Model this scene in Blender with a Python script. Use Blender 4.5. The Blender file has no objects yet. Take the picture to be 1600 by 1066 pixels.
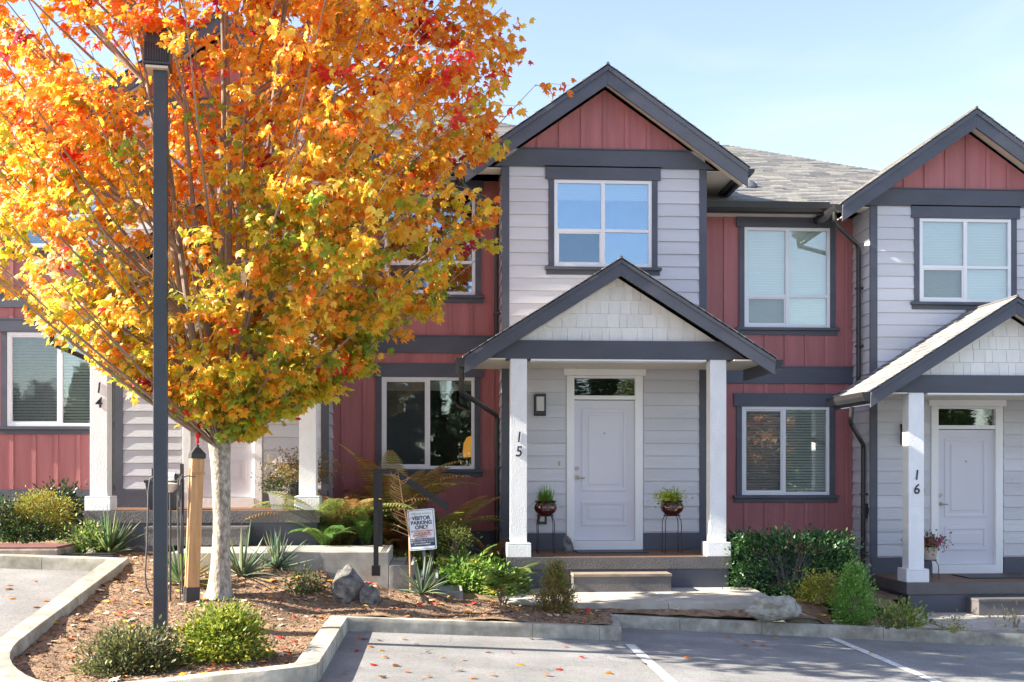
import bpy, bmesh, math, random
import numpy as np
from mathutils import Vector, Matrix, noise
random.seed(7); RNG = np.random.default_rng(7)
S = bpy.context.scene
# ------------------------------------------------------------------ camera, sky, sun, exposure
FPX, VH = 1800.0, 736.0
TH = math.atan(115/FPX); CT, ST = math.cos(TH), math.sin(TH)
cam = bpy.data.cameras.new('camera'); co = bpy.data.objects.new('camera', cam)
S.collection.objects.link(co); S.camera = co
cam.sensor_width = 36; cam.lens = 36*FPX/1600; cam.shift_y = (VH-533)/1600
cam.clip_start = .1; cam.clip_end = 2000
co.location = (0,0,0); co.rotation_euler = (math.pi/2, 0, -TH)
SUN_EL, SUN_A = math.radians(31), math.radians(3.5)     # A: how far in front of the facade plane
sun_from = Vector((-math.cos(SUN_A)*math.cos(SUN_EL), -math.sin(SUN_A)*math.cos(SUN_EL), math.sin(SUN_EL)))
W = bpy.data.worlds.new('World'); S.world = W; W.use_nodes = True
nt = W.node_tree; bg = nt.nodes['Background']
sky = nt.nodes.new('ShaderNodeTexSky'); sky.sky_type = 'NISHITA'; sky.sun_disc = False
sky.sun_elevation = SUN_EL; sky.sun_rotation = math.atan2(sun_from.x, sun_from.y)
sky.air_density = 1.0; sky.dust_density = .5; sky.ozone_density = 1.0; sky.altitude = 50
hsv = nt.nodes.new('ShaderNodeHueSaturation'); hsv.inputs['Saturation'].default_value = .90; hsv.inputs['Hue'].default_value = .512
nt.links.new(sky.outputs[0], hsv.inputs['Color']); nt.links.new(hsv.outputs[0], bg.inputs[0]); bg.inputs[1].default_value = .083
tcw = nt.nodes.new('ShaderNodeTexCoord'); mpw = nt.nodes.new('ShaderNodeMapping'); mpw.inputs['Scale'].default_value = (1.2, 1.2, 5)
nzw = nt.nodes.new('ShaderNodeTexNoise'); nzw.inputs['Scale'].default_value = 2.2; nzw.inputs['Detail'].default_value = 8; nzw.inputs['Distortion'].default_value = .4
rw = nt.nodes.new('ShaderNodeMapRange'); rw.inputs['From Min'].default_value = .50; rw.inputs['From Max'].default_value = .85; rw.inputs['To Max'].default_value = .5
mxw = nt.nodes.new('ShaderNodeMix'); mxw.data_type = 'RGBA'; mxw.inputs[7].default_value = (3.2, 3.3, 3.4, 1)
nt.links.new(tcw.outputs['Generated'], mpw.inputs[0]); nt.links.new(mpw.outputs[0], nzw.inputs[0]); nt.links.new(nzw.outputs[0], rw.inputs[0])
nt.links.new(rw.outputs[0], mxw.inputs[0]); nt.links.new(hsv.outputs[0], mxw.inputs[6]); nt.links.new(mxw.outputs[2], bg.inputs[0])
sl = bpy.data.lights.new('sun', 'SUN'); sl.energy = 4.2; sl.angle = math.radians(.5); sl.color = (1, .92, .79)
so = bpy.data.objects.new('sun', sl); S.collection.objects.link(so)
so.rotation_euler = sun_from.to_track_quat('Z', 'Y').to_euler(); so.location = (-20, -5, 15)
S.view_settings.view_transform = 'Standard'; S.view_settings.look = 'None'
S.view_settings.gamma = 1; S.view_settings.exposure = 2.13; S.view_settings.use_curve_mapping = False
S.cycles.max_bounces = 8; S.cycles.transparent_max_bounces = 12

# ------------------------------------------------------------------ materials
MATS = {}
def mat(name, col, rough=.6, var=.12, vscale=3.0, bump=0., bscale=60., attr=False, spec=.5, col2=None,
        stretch=None, metal=0., transl=0., coat=0., mixscale=None):
    m = bpy.data.materials.new(name); m.use_nodes = True; n = m.node_tree; L = n.links
    p = n.nodes['Principled BSDF']; p.inputs['Roughness'].default_value = rough
    p.inputs['Specular IOR Level'].default_value = spec; p.inputs['Metallic'].default_value = metal
    p.inputs['Coat Weight'].default_value = coat
    geo = n.nodes.new('ShaderNodeNewGeometry')
    mp = n.nodes.new('ShaderNodeMapping'); L.new(geo.outputs['Position'], mp.inputs[0])
    if stretch: mp.inputs['Scale'].default_value = stretch
    nz = n.nodes.new('ShaderNodeTexNoise'); nz.inputs['Scale'].default_value = vscale; nz.inputs['Detail'].default_value = 5
    L.new(mp.outputs[0], nz.inputs[0])
    if attr:
        a = n.nodes.new('ShaderNodeAttribute'); a.attribute_name = 'Col'; src = a.outputs['Color']
    elif col2:
        r = n.nodes.new('ShaderNodeValToRGB'); r.color_ramp.elements[0].position = .35; r.color_ramp.elements[1].position = .65
        r.color_ramp.elements[0].color = (*col, 1); r.color_ramp.elements[1].color = (*col2, 1)
        nz2 = n.nodes.new('ShaderNodeTexNoise'); nz2.inputs['Scale'].default_value = mixscale or vscale; nz2.inputs['Detail'].default_value = 7
        nz2.inputs['Roughness'].default_value = .65
        L.new(mp.outputs[0], nz2.inputs[0]); L.new(nz2.outputs[0], r.inputs[0]); src = r.outputs[0]
    else:
        rg = n.nodes.new('ShaderNodeRGB'); rg.outputs[0].default_value = (*col, 1); src = rg.outputs[0]
    mr = n.nodes.new('ShaderNodeMapRange'); mr.inputs['From Min'].default_value = .3; mr.inputs['From Max'].default_value = .7
    mr.inputs['To Min'].default_value = 1-var; mr.inputs['To Max'].default_value = 1+var
    L.new(nz.outputs[0], mr.inputs[0]); val = mr.outputs[0]
    if name in ('lavender','red','shake','white_rough','slate'):
        oi = n.nodes.new('ShaderNodeObjectInfo'); m2 = n.nodes.new('ShaderNodeMapRange'); m2.inputs['To Min'].default_value = .93; m2.inputs['To Max'].default_value = 1.05
        mm = n.nodes.new('ShaderNodeMath'); mm.operation = 'MULTIPLY'; L.new(oi.outputs['Random'], m2.inputs[0]); L.new(m2.outputs[0], mm.inputs[0]); L.new(val, mm.inputs[1]); val = mm.outputs[0]
    hs = n.nodes.new('ShaderNodeHueSaturation'); L.new(src, hs.inputs['Color']); L.new(val, hs.inputs['Value'])
    L.new(hs.outputs[0], p.inputs['Base Color'])
    if bump:
        bn = n.nodes.new('ShaderNodeTexNoise'); bn.inputs['Scale'].default_value = bscale; bn.inputs['Detail'].default_value = 4
        L.new(mp.outputs[0], bn.inputs[0]); b = n.nodes.new('ShaderNodeBump'); b.inputs['Strength'].default_value = bump
        b.inputs['Distance'].default_value = .01; L.new(bn.outputs[0], b.inputs['Height']); L.new(b.outputs[0], p.inputs['Normal'])
    if transl:
        t = n.nodes.new('ShaderNodeBsdfTranslucent'); mx = n.nodes.new('ShaderNodeMixShader'); mx.inputs[0].default_value = transl
        L.new(hs.outputs[0], t.inputs[0]); L.new(p.outputs[0], mx.inputs[1]); L.new(t.outputs[0], mx.inputs[2])
        L.new(mx.outputs[0], n.nodes['Material Output'].inputs[0])
    m.diffuse_color = (*col, 1); MATS[name] = m; return m
mat('lavender', (.60,.60,.63), .6, .07, 1.3, .35, 45, stretch=(.35,1,3))
mat('red', (.405,.145,.145), .65, .14, 2.2, .5, 60, stretch=(2.5,1,.3))
mat('slate', (.080,.085,.108), .5, .15, 3, .35, 90, stretch=(.4,.4,1))
mat('dark_metal', (.03,.028,.028), .3, .1, 3, 0)
mat('white', (.86,.86,.85), .5, .03, 2, .25, 40)
mat('white_rough', (.86,.86,.86), .55, .04, 4, .9, 38, stretch=(2,1,1))
mat('cream', (.68,.62,.52), .6, .04, 2, .2, 50)
mat('vinyl', (.8,.8,.82), .35, .02, 2)
mat('door', (.70,.69,.74), .4, .03, 1.5)
mat('blind', (.86,.86,.82), .5, .04, 2)
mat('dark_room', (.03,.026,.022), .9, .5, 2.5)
mat('light_room', (.30,.31,.30), .9, .3, 2.5)
mat('valance', (.40,.42,.36), .7, .05)
mat('shingle', (.2,.2,.2), .85, .2, 25, .8, 120, attr=True, spec=.3)
mat('shake', (.86,.84,.79), .6, .04, 4, .4, 50, stretch=(3,1,.5))
mat('deck_brown', (.17,.085,.045), .6, .2, 6, .3, 60, stretch=(.3,2,1))
mat('deck_slate', (.12,.112,.11), .6, .15, 3, .8, 45)
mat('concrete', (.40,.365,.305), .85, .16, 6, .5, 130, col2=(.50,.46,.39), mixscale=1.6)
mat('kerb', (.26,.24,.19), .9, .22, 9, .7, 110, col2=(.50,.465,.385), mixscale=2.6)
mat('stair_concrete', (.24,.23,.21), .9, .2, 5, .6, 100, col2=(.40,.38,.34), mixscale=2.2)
mat('line_paint', (.42,.41,.38), .75, .12, 14, .4, 90, col2=(.82,.81,.78), mixscale=9)
mat('mulch', (.18,.11,.065), .95, .35, 14, 1.0, 70, col2=(.33,.215,.13), mixscale=5)
mat('chips', (.3,.2,.1), .9, .15, 20, attr=True, spec=.2)
mat('leaf', (.3,.3,.1), .45, .10, 30, attr=True, spec=.35, transl=.38)
mat('autumn', (.8,.3,.05), .42, .10, 20, attr=True, spec=.5, transl=.6)
mat('gloss_leaf', (.1,.2,.05), .3, .12, 30, attr=True, spec=.5, transl=.15)
mat('bark', (.20,.175,.14), .9, .3, 30, 1.0, 45, col2=(.50,.46,.39), mixscale=26, stretch=(1,1,.55))
mat('branch', (.26,.20,.16), .85, .25, 10, .4, 60)
mat('pole', (.045,.055,.068), .38, .1, 4, .1, 60)
mat('cedar', (.50,.27,.11), .6, .18, 7, .4, 60, stretch=(4,4,.3), col2=(.60,.35,.16), mixscale=5)
mat('sunlit_tread', (.27,.215,.16), .7, .15, 5, .4, 60)  # lighter tan puts grazing sun on the middle porch step into the colour
mat('black', (.012,.012,.013), .35, .1)
mat('rubber', (.035,.035,.038), .5, .1)
mat('hose', (.10,.10,.10), .4, .1)
mat('burgundy', (.06,.008,.008), .08, .1, 4, coat=1.)
mat('beige_pot', (.55,.47,.42), .6, .06)
mat('white_pot', (.75,.74,.70), .5, .05)
mat('grey_pot', (.06,.065,.075), .6, .1)
mat('rock_blue', (.07,.068,.063), .85, .4, 14, 1.0, 45, col2=(.21,.20,.185), mixscale=9)
mat('rock_pale', (.25,.23,.185), .9, .25, 12, 1.0, 40, col2=(.42,.40,.34), mixscale=9)
mat('vault', (.19,.16,.13), .9, .25, 8, .5, 70, col2=(.28,.25,.21), mixscale=4)
mat('rust_lid', (.17,.07,.06), .7, .2, 8, .3, 80)
mat('nickel', (.45,.40,.33), .3, .05, metal=1.)
mat('brass', (.5,.42,.22), .4, .05)
mat('sign_white', (.74,.78,.82), .4, .02)
mat('sign_navy', (.03,.045,.10), .5, .02)
mat('sign_red', (.5,.06,.10), .5, .02)
mat('sign_green', (.18,.36,.32), .5, .02)
mat('number', (.015,.017,.03), .4, .02)
mat('frosted', (.62,.60,.55), .35, .03)
mat('red_plastic', (.75,.02,.02), .2, .05, transl=.3)
mat('soil', (.04,.028,.02), .95, .2)
mat('lamp_shade', (.8,.35,.05), .6, .02)
mat('far_ground', (.09,.11,.05), .95, .3, .3, col2=(.15,.15,.08), mixscale=.2)
mat('far_leaf', (.1,.1,.1), .7, .2, 4, attr=True)
def asphalt():
    m = mat('asphalt', (.175,.166,.15), .9, .16, 1.1, .55, 230, col2=(.25,.235,.21), mixscale=1.0)
    n = m.node_tree; L = n.links; p = n.nodes['Principled BSDF']
    geo = n.nodes['Geometry']; v = n.nodes.new('ShaderNodeTexVoronoi'); v.inputs['Scale'].default_value = 110
    L.new(geo.outputs['Position'], v.inputs['Vector'])
    src = p.inputs['Base Color'].links[0].from_socket
    mx = n.nodes.new('ShaderNodeMix'); mx.data_type = 'RGBA'; mx.blend_type = 'OVERLAY'; mx.inputs[0].default_value = .45
    L.new(src, mx.inputs[6]); L.new(v.outputs['Color'], mx.inputs[7])
    hs = n.nodes.new('ShaderNodeHueSaturation'); hs.inputs['Saturation'].default_value = .35
    L.new(mx.outputs[2], hs.inputs['Color'])
    # oil spots and hairline cracks
    st = n.nodes.new('ShaderNodeTexNoise'); st.inputs['Scale'].default_value = .9; st.inputs['Detail'].default_value = 6; L.new(geo.outputs['Position'], st.inputs[0])
    sr = n.nodes.new('ShaderNodeMapRange'); sr.inputs['From Min'].default_value = .60; sr.inputs['From Max'].default_value = .70; sr.inputs['To Min'].default_value = 1; sr.inputs['To Max'].default_value = .78; L.new(st.outputs[0], sr.inputs[0])
    wn = n.nodes.new('ShaderNodeTexNoise'); wn.inputs['Scale'].default_value = 2.2; wn.inputs['Detail'].default_value = 5; L.new(geo.outputs['Position'], wn.inputs[0])
    va = n.nodes.new('ShaderNodeVectorMath'); va.operation = 'MULTIPLY_ADD'; va.inputs[1].default_value = (.9,.9,0); L.new(wn.outputs['Color'], va.inputs[0]); L.new(geo.outputs['Position'], va.inputs[2])
    vc = n.nodes.new('ShaderNodeTexVoronoi'); vc.feature = 'DISTANCE_TO_EDGE'; vc.inputs['Scale'].default_value = .33; L.new(va.outputs[0], vc.inputs['Vector'])
    cr = n.nodes.new('ShaderNodeMapRange'); cr.inputs['From Max'].default_value = .0035; cr.inputs['To Min'].default_value = .55; L.new(vc.outputs['Distance'], cr.inputs[0])
    mu = n.nodes.new('ShaderNodeMath'); mu.operation = 'MULTIPLY'; L.new(sr.outputs[0], mu.inputs[0]); L.new(cr.outputs[0], mu.inputs[1]); L.new(mu.outputs[0], hs.inputs['Value'])
    L.new(hs.outputs[0], p.inputs['Base Color'])
asphalt()
def glass(name, base, tint=(.93,.97,.96), gcol=(.95,.98,1)):
    m = bpy.data.materials.new(name); m.use_nodes = True; n = m.node_tree; n.nodes.clear(); L = n.links
    o = n.nodes.new('ShaderNodeOutputMaterial'); t = n.nodes.new('ShaderNodeBsdfTransparent'); t.inputs[0].default_value = (*tint,1)
    g = n.nodes.new('ShaderNodeBsdfGlossy'); g.inputs['Roughness'].default_value = .01; g.inputs['Color'].default_value = (*gcol,1)
    f = n.nodes.new('ShaderNodeFresnel'); f.inputs[0].default_value = 1.5
    a = n.nodes.new('ShaderNodeMath'); a.operation = 'ADD'; a.use_clamp = True; a.inputs[1].default_value = base; L.new(f.outputs[0], a.inputs[0])
    nz = n.nodes.new('ShaderNodeTexNoise'); nz.inputs['Scale'].default_value = 1.3
    b = n.nodes.new('ShaderNodeBump'); b.inputs['Strength'].default_value = .12; b.inputs['Distance'].default_value = .02
    L.new(nz.outputs[0], b.inputs['Height']); L.new(b.outputs[0], g.inputs['Normal'])
    x = n.nodes.new('ShaderNodeMixShader'); L.new(a.outputs[0], x.inputs[0]); L.new(t.outputs[0], x.inputs[1]); L.new(g.outputs[0], x.inputs[2])
    L.new(x.outputs[0], o.inputs[0]); MATS[name] = m
glass('glass', .10); glass('glass_mirror', .27, gcol=(.60,.80,1))
def screen_mat():
    m = bpy.data.materials.new('screen'); m.use_nodes = True; n = m.node_tree; n.nodes.clear(); L = n.links
    o = n.nodes.new('ShaderNodeOutputMaterial'); t = n.nodes.new('ShaderNodeBsdfTransparent'); d = n.nodes.new('ShaderNodeBsdfDiffuse')
    d.inputs[0].default_value = (.10,.115,.13,1); x = n.nodes.new('ShaderNodeMixShader'); x.inputs[0].default_value = .30
    L.new(t.outputs[0], x.inputs[1]); L.new(d.outputs[0], x.inputs[2]); L.new(x.outputs[0], o.inputs[0]); MATS['screen'] = m
screen_mat()
em = mat('lamp_glow', (1,.5,.12), .6); em.node_tree.nodes['Principled BSDF'].inputs['Emission Color'].default_value = (1,.42,.06,1)
em.node_tree.nodes['Principled BSDF'].inputs['Emission Strength'].default_value = .15

# ------------------------------------------------------------------ helpers
def link(o, parent=None):
    S.collection.objects.link(o)
    if parent is not None: o.parent = parent
    return o
def tag(o, label=None, cat=None, group=None, kind=None):
    for k, v in (('label',label),('category',cat),('group',group),('kind',kind)):
        if v: o[k] = v
    return o
def thing(name, loc, label, cat, group=None, rz=0):
    o = bpy.data.objects.new(name, None); o.empty_display_size = .1
    link(o); o.location = loc; o.rotation_euler = (0,0,rz); return tag(o, label, cat, group)
def box6(x0,x1,y0,y1,z0,z1):
    return [(x0,y0,z0),(x1,y0,z0),(x1,y1,z0),(x0,y1,z0),(x0,y0,z1),(x1,y0,z1),(x1,y1,z1),(x0,y1,z1)]
BF = [(0,3,2,1),(4,5,6,7),(0,1,5,4),(1,2,6,5),(2,3,7,6),(3,0,4,7)]
class MB:
    def __init__(s): s.v=[]; s.f=[]; s.c=[]
    def add(s, v, f, c=None):
        b=len(s.v); s.v += [tuple(p) for p in v]; s.f += [tuple(i+b for i in q) for q in f]; s.c += [c or (1,1,1)]*len(f); return s
    def box(s, x0,x1,y0,y1,z0,z1,c=None): return s.add(box6(min(x0,x1),max(x0,x1),min(y0,y1),max(y0,y1),min(z0,z1),max(z0,z1)),BF,c)
    def prism(s, poly, y0, y1, c=None, axis='y'):       # polygon in (x,z), extruded over y
        n=len(poly)
        ar = sum(poly[i][0]*poly[(i+1)%n][1]-poly[(i+1)%n][0]*poly[i][1] for i in range(n))
        if ar < 0: poly = poly[::-1]
        P = (lambda a,z,y:(a,y,z)) if axis=='y' else (lambda a,z,y:(y,a,z))
        v=[P(a,z,y0) for a,z in poly]+[P(a,z,y1) for a,z in poly]
        f=[tuple(range(n)),tuple(range(2*n-1,n-1,-1))]+[(i,i+n,(i+1)%n+n,(i+1)%n) for i in range(n)]
        if axis!='y': f=[q[::-1] for q in f]
        return s.add(v,f,c)
    def tube(s, pts, rad, n=8, c=None):
        pts=[Vector(p) for p in pts]; rad = rad if hasattr(rad,'__len__') else [rad]*len(pts)
        v=[]; f=[]; ref=None
        for i,p in enumerate(pts):
            d=(pts[min(i+1,len(pts)-1)]-pts[max(i-1,0)]).normalized()
            if ref is None: ref = Vector((1,0,0)) if abs(d.x)<.9 else Vector((0,1,0))
            a=d.cross(ref).normalized(); b=a.cross(d).normalized(); ref=b
            ref = b if True else ref
            a2=d.cross(b).normalized()
            for k in range(n):
                t=2*math.pi*k/n; v.append(p+(b*math.cos(t)+a2*math.sin(t))*rad[i])
        for i in range(len(pts)-1):
            for k in range(n): f.append((i*n+k,i*n+(k+1)%n,(i+1)*n+(k+1)%n,(i+1)*n+k))
        f.append(tuple(range(n-1,-1,-1))); m=(len(pts)-1)*n; f.append(tuple(range(m,m+n)))
        return s.add(v,f,c)
    def lathe(s, prof, n=20, cx=0, cy=0, c=None):
        v=[]; f=[]
        for r,z in prof:
            for k in range(n): t=2*math.pi*k/n; v.append((cx+r*math.cos(t),cy+r*math.sin(t),z))
        for i in range(len(prof)-1):
            for k in range(n): f.append((i*n+k,i*n+(k+1)%n,(i+1)*n+(k+1)%n,(i+1)*n+k))
        f.append(tuple(range(n-1,-1,-1))); m=(len(prof)-1)*n; f.append(tuple(range(m,m+n)))
        return s.add(v,f,c)
    def build(s, name, m, parent=None, smooth=False, bevel=0, col=False, label=None):
        me=bpy.data.meshes.new(name); me.from_pydata(s.v,[],s.f); me.update()
        if col: setcol(me, np.array(s.c,dtype=np.float32))
        me.materials.append(MATS[m] if isinstance(m,str) else m)
        if smooth:
            for p in me.polygons: p.use_smooth=True
            if hasattr(me,'set_sharp_from_angle'): me.set_sharp_from_angle(angle=math.radians(40))
        o=bpy.data.objects.new(name,me); link(o,parent)
        if bevel:
            b=o.modifiers.new('bevel','BEVEL'); b.width=bevel; b.segments=2; b.limit_method='ANGLE'
        if label: o['label']=label
        return o
def setcol(me, c):
    a=me.attributes.new('Col','FLOAT_COLOR','FACE'); d=np.ones((len(c),4),np.float32); d[:,:3]=c; a.data.foreach_set('color',d.ravel())
def npmesh(name, V, F, col, m, parent=None, kind=None, link_it=True):
    me=bpy.data.meshes.new(name); V=np.asarray(V,np.float32); F=np.asarray(F,np.int32); k=F.shape[1]
    me.vertices.add(len(V)); me.vertices.foreach_set('co',V.ravel()); me.loops.add(F.size); me.loops.foreach_set('vertex_index',F.ravel())
    me.polygons.add(len(F)); me.polygons.foreach_set('loop_start',np.arange(0,F.size,k,dtype=np.int32))
    me.polygons.foreach_set('loop_total',np.full(len(F),k,np.int32)); me.update(calc_edges=True)
    if col is not None: setcol(me,col)
    me.materials.append(MATS[m]); me.validate()
    if not link_it: return me
    o=bpy.data.objects.new(name,me); link(o,parent)
    if kind: o['kind']=kind
    return o
def norm(a): return a/np.maximum(np.linalg.norm(a,axis=-1,keepdims=True),1e-9)
def frames(tip, nrm):                    # rotation matrices with y = tip direction, z = near nrm
    y=norm(tip); x=norm(np.cross(y,nrm)); z=np.cross(x,y); return np.stack([x,y,z],axis=2)
def cloud(TV, TF, P, R, Sc):             # instances of a small template mesh baked into arrays
    TV=np.asarray(TV,float); TF=np.asarray(TF); n=len(P); k=len(TV)
    V=np.einsum('nij,kj->nki',R,TV)*np.asarray(Sc)[:,None,None]+P[:,None,:]
    F=(TF[None]+(np.arange(n)*k)[:,None,None]).reshape(-1,TF.shape[1]); return V.reshape(-1,3),F
def tri_leaf():
    h=[(0,0),(.30,-.06),(.24,.10),(.54,.18),(.42,.34),(.52,.62),(.24,.52),(0,1)]
    pts=h+[(-x,y) for x,y in h[-2:0:-1]]
    V=[(0,.36,.05)]+[(x,y,-.35*abs(x)-.18*y*y+.04*((i*37)%5-2)) for i,(x,y) in enumerate(pts)]
    n=len(pts); F=[(0,i+1,(i+1)%n+1) for i in range(n)]; return V,F
MAPLE=tri_leaf()
OVAL=([(0,0,0),(.26,.35,.05),(0,.45,-.03),(-.26,.35,.05),(.16,.8,.02),(0,1,-.08),(-.16,.8,.02)],
      [(0,1,2),(0,2,3),(1,4,2),(3,2,6),(2,4,5),(2,5,6)])
DIAM=([(0,0,0),(.22,.45,.04),(0,1,-.05),(-.22,.45,.04)],[(0,1,2),(0,2,3)])
def uv_at(u,v,zc):
    xc=(u-800)/FPX*zc; return Vector((xc*CT+zc*ST, -xc*ST+zc*CT, -(v-VH)/FPX*zc))
def on_y(u,v,Y):
    zc=Y/(CT-(u-800)/FPX*ST); return uv_at(u,v,zc)
# ground heights
def base(x): return -1.77-.056*x
def lefth(x,y): return -1.2-.134*(14.05-max(min(y,14.6),9.2))-.04*(x+3.8)
def sm(t): t=max(0,min(1,t)); return t*t*(3-2*t)
def za(x,y):
    t=sm((-x-1)/2.6); b=base(max(x,-1.2)); 
    return b*(1-t)+lefth(max(x,-9),y)*t
CTRL=[(-3.7,14.3,-1.12),(-5.5,14.5,-1.06),(-8,14.5,-1.0),(-5,15.5,-1.0),(-3,14.6,-1.10),(-3,15.3,-1.0),(-2,14.2,-1.15),
 (-3.65,13.5,-1.25),(-3.65,12,-1.45),(-3.65,10.5,-1.64),(-3.4,9.8,-1.74),(-2.4,12.6,-1.42),(-2.6,10.9,-1.58),(-2.6,9.5,-1.70),
 (-1.2,12.6,-1.58),(-1.25,11,-1.66),(-1.25,9.5,-1.68),(-1.6,13.9,-1.20),(-1.0,13.9,-1.34),(-.3,13.8,-1.45),(-.3,13.2,-1.55),(.4,13.7,-1.56),
 (0,12.75,-1.64),(.5,13.3,-1.64),(1.5,13.0,-1.71),(1.9,13.6,-1.70),(1.2,13.9,-1.66),(-1.2,16,-1.12),(-.8,17.2,-1.15),(.3,15.8,-1.52),(.6,17,-1.45),
 *[(2.2+.3*i,14.13,-1.70-.006*i) for i in range(8)],*[(2.2+.3*i,13.98,-1.73-.012*i) for i in range(8)],(4.6,15,-1.70),(5.3,14.8,-1.72),(5,16.5,-1.72),(6,16.5,-1.78),(5.7,15.3,-1.80),(5,14.1,-1.96),(7,14.05,-2.06),(9,14.05,-2.16),(6.4,15,-1.96)]
CX=np.array(CTRL)
def zm(x,y,n=True):
    d=(CX[:,0]-x)**2+(CX[:,1]-y)**2+1e-4; w=d**-1.6; z=float((w*CX[:,2]).sum()/w.sum())
    z=max(z,za(x,y)+.04)
    if n: z+=.018*noise.noise(Vector((x*4,y*4,0)))+.01*noise.noise(Vector((x*13,y*13,3)))
    return z
def hit(u,v,f):
    prev=None
    for i in range(1200):
        zc=6+i*.012; p=uv_at(u,v,zc)
        if p.z<=f(p.x,p.y): p.z=f(p.x,p.y); return p
    return p

# ------------------------------------------------------------------ setting: ground, asphalt, kerbs, mulch
MB().add([(-300,-200,-3),(300,-200,-3),(300,500,-6),(-300,500,-6)],[(0,1,2,3)]).build('ground','far_ground')['kind']='structure'
def grid(name,m,x0,x1,y0,y1,st,f,inside=None):
    nx=int(round((x1-x0)/st)); ny=int(round((y1-y0)/st)); b=MB(); idx={}
    def vid(i,j):
        if (i,j) not in idx:
            x=x0+i*st; y=y0+j*st; idx[(i,j)]=len(b.v); b.v.append((x,y,f(x,y)))
        return idx[(i,j)]
    for i in range(nx):
        for j in range(ny):
            if inside and not inside(x0+(i+.5)*st,y0+(j+.5)*st): continue
            b.f.append((vid(i,j),vid(i+1,j),vid(i+1,j+1),vid(i,j+1))); b.c.append((1,1,1))
    o=b.build(name,m,smooth=True); o['kind']='structure'; return o
# kerb line: asphalt on the right of travel, bed on the left
def arc(cx,cy,r,a0,a1,n=7): return [(cx+r*math.cos(math.radians(a0+(a1-a0)*i/n)),cy+r*math.sin(math.radians(a0+(a1-a0)*i/n))) for i in range(n+1)]
line=[(-9,13.95),(-3.94,14.0)]+arc(-2.50,10.55,1.44,180,270,12)+arc(-1.41,9.55,.44,270,360)+[(-.97,12.42),(2.03,12.68),(2.16,13.78),(12,13.80)]
def offs(line,w):
    out=[]
    for i,(x,y) in enumerate(line):
        a=Vector(line[max(i-1,0)]); c=Vector((x,y)); b=Vector(line[min(i+1,len(line)-1)])
        d1=(c-a).normalized() if i>0 else (b-c).normalized(); d2=(b-c).normalized() if i<len(line)-1 else d1
        n1=Vector((-d1.y,d1.x)); n2=Vector((-d2.y,d2.x)); n=(n1+n2).normalized(); k=w/max(.35,n.dot(n1)); out.append((x+n.x*k,y+n.y*k))
    return out
KW=.21
inner=offs(line,KW)
mid=offs(line,KW*.5)
def resample(line,st):
    out=[(line[0],0)]; 
    for i in range(len(line)-1):
        a=Vector(line[i]); b=Vector(line[i+1]); L=(b-a).length; n=max(1,int(L/st))
        for k in range(1,n+1): out.append((tuple(a+(b-a)*k/n),i+k/n))
    return out
rs=resample(line,.25)
def interp(pts,t):
    i=min(int(t),len(pts)-2); f=t-i; a=pts[i]; b=pts[i+1]; return (a[0]+(b[0]-a[0])*f,a[1]+(b[1]-a[1])*f)
# cut into cast lengths at joints about every 3 m
joint_at=[]; acc=0; seg=[]; segs=[]
targets=[3.9,4.75,7.2,9.6,11.3,13.3,15.9,16.9,18.9,20.2,21.6,24.4,27.4,30.5,40]; ti=0; dist=0
targets=[4.3,7.4,10.2,12.4,14.6,17.2,18.15,20.2,21.2,22.75,25.45,28.4,40]
for k,(p,t) in enumerate(rs):
    if k: dist+=(Vector(p)-Vector(rs[k-1][0])).length
    seg.append((p,t))
    if dist>=targets[ti] or k==len(rs)-1:
        segs.append(seg); seg=[(p,t)]; ti+=1
for seg in segs:
    b=MB(); n=len(seg); prof=[(0,-.3),(0,.10),(.012,.132),(.035,.15),(.5,.155),(.94,.15),(1,.13),(1,-.3)]
    for k,(p,t) in enumerate(seg):
        q=interp(inner,t); o=Vector(p); q=Vector(q)
        if k==0 or k==n-1:
            r=Vector(seg[1][0] if k==0 else seg[-2][0]); d=(r-o).normalized()*.004; o=o+d; q=q+d
        z=za(*p)
        for a,h in prof:
            x=o.x+(q.x-o.x)*a; y=o.y+(q.y-o.y)*a; b.v.append((x,y,z+h+.004*noise.noise(Vector((x*3,y*3,h*9)))))
    m=len(prof)
    for k in range(n-1):
        for j in range(m): b.f.append((k*m+j,k*m+(j+1)%m,(k+1)*m+(j+1)%m,(k+1)*m+j)); b.c.append((1,1,1))
    b.f.append(tuple(range(m-1,-1,-1))); b.f.append(tuple(range((n-1)*m,n*m))); b.c+=[(1,1,1)]*2
    b.build('kerb','kerb',smooth=True)['kind']='structure'
poly=mid+[(12,17.8),(-9,17.8)]
def pip(x,y,poly=poly):
    c=False; j=len(poly)-1
    for i in range(len(poly)):
        xi,yi=poly[i]; xj,yj=poly[j]
        if (yi>y)!=(yj>y) and x<(xj-xi)*(y-yi)/(yj-yi)+xi: c=not c
        j=i
    return c
grid('asphalt','asphalt',-48,48,-50,14,.5,za)
def free(x,y): return not ((x>4.97 and 14.22<y<14.93) or (x>6.37 and 14.22<y<15.9))
grid('mulch_bed','mulch',-9,12,8.7,17.8,.07,zm,lambda x,y:pip(x,y) and free(x,y))
poly_in=inner+[(12,17.8),(-9,17.8)]
def pave(name,pts,z,th,m='concrete'):
    """slab from plan polygon; z is a number or function"""
    f=z if callable(z) else (lambda x,y:z); n=len(pts)
    v=[(x,y,f(x,y)-th) for x,y in pts]+[(x,y,f(x,y)) for x,y in pts]
    fc=[tuple(range(n-1,-1,-1)),tuple(range(n,2*n))]+[(i,(i+1)%n,(i+1)%n+n,i+n) for i in range(n)]
    o=MB().add(v,fc).build(name,m,bevel=.008); o['kind']='structure'; return o
p15=lambda x,y:-1.585-.045*(y-14.15<0)-.035*(15.5-y)
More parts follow.
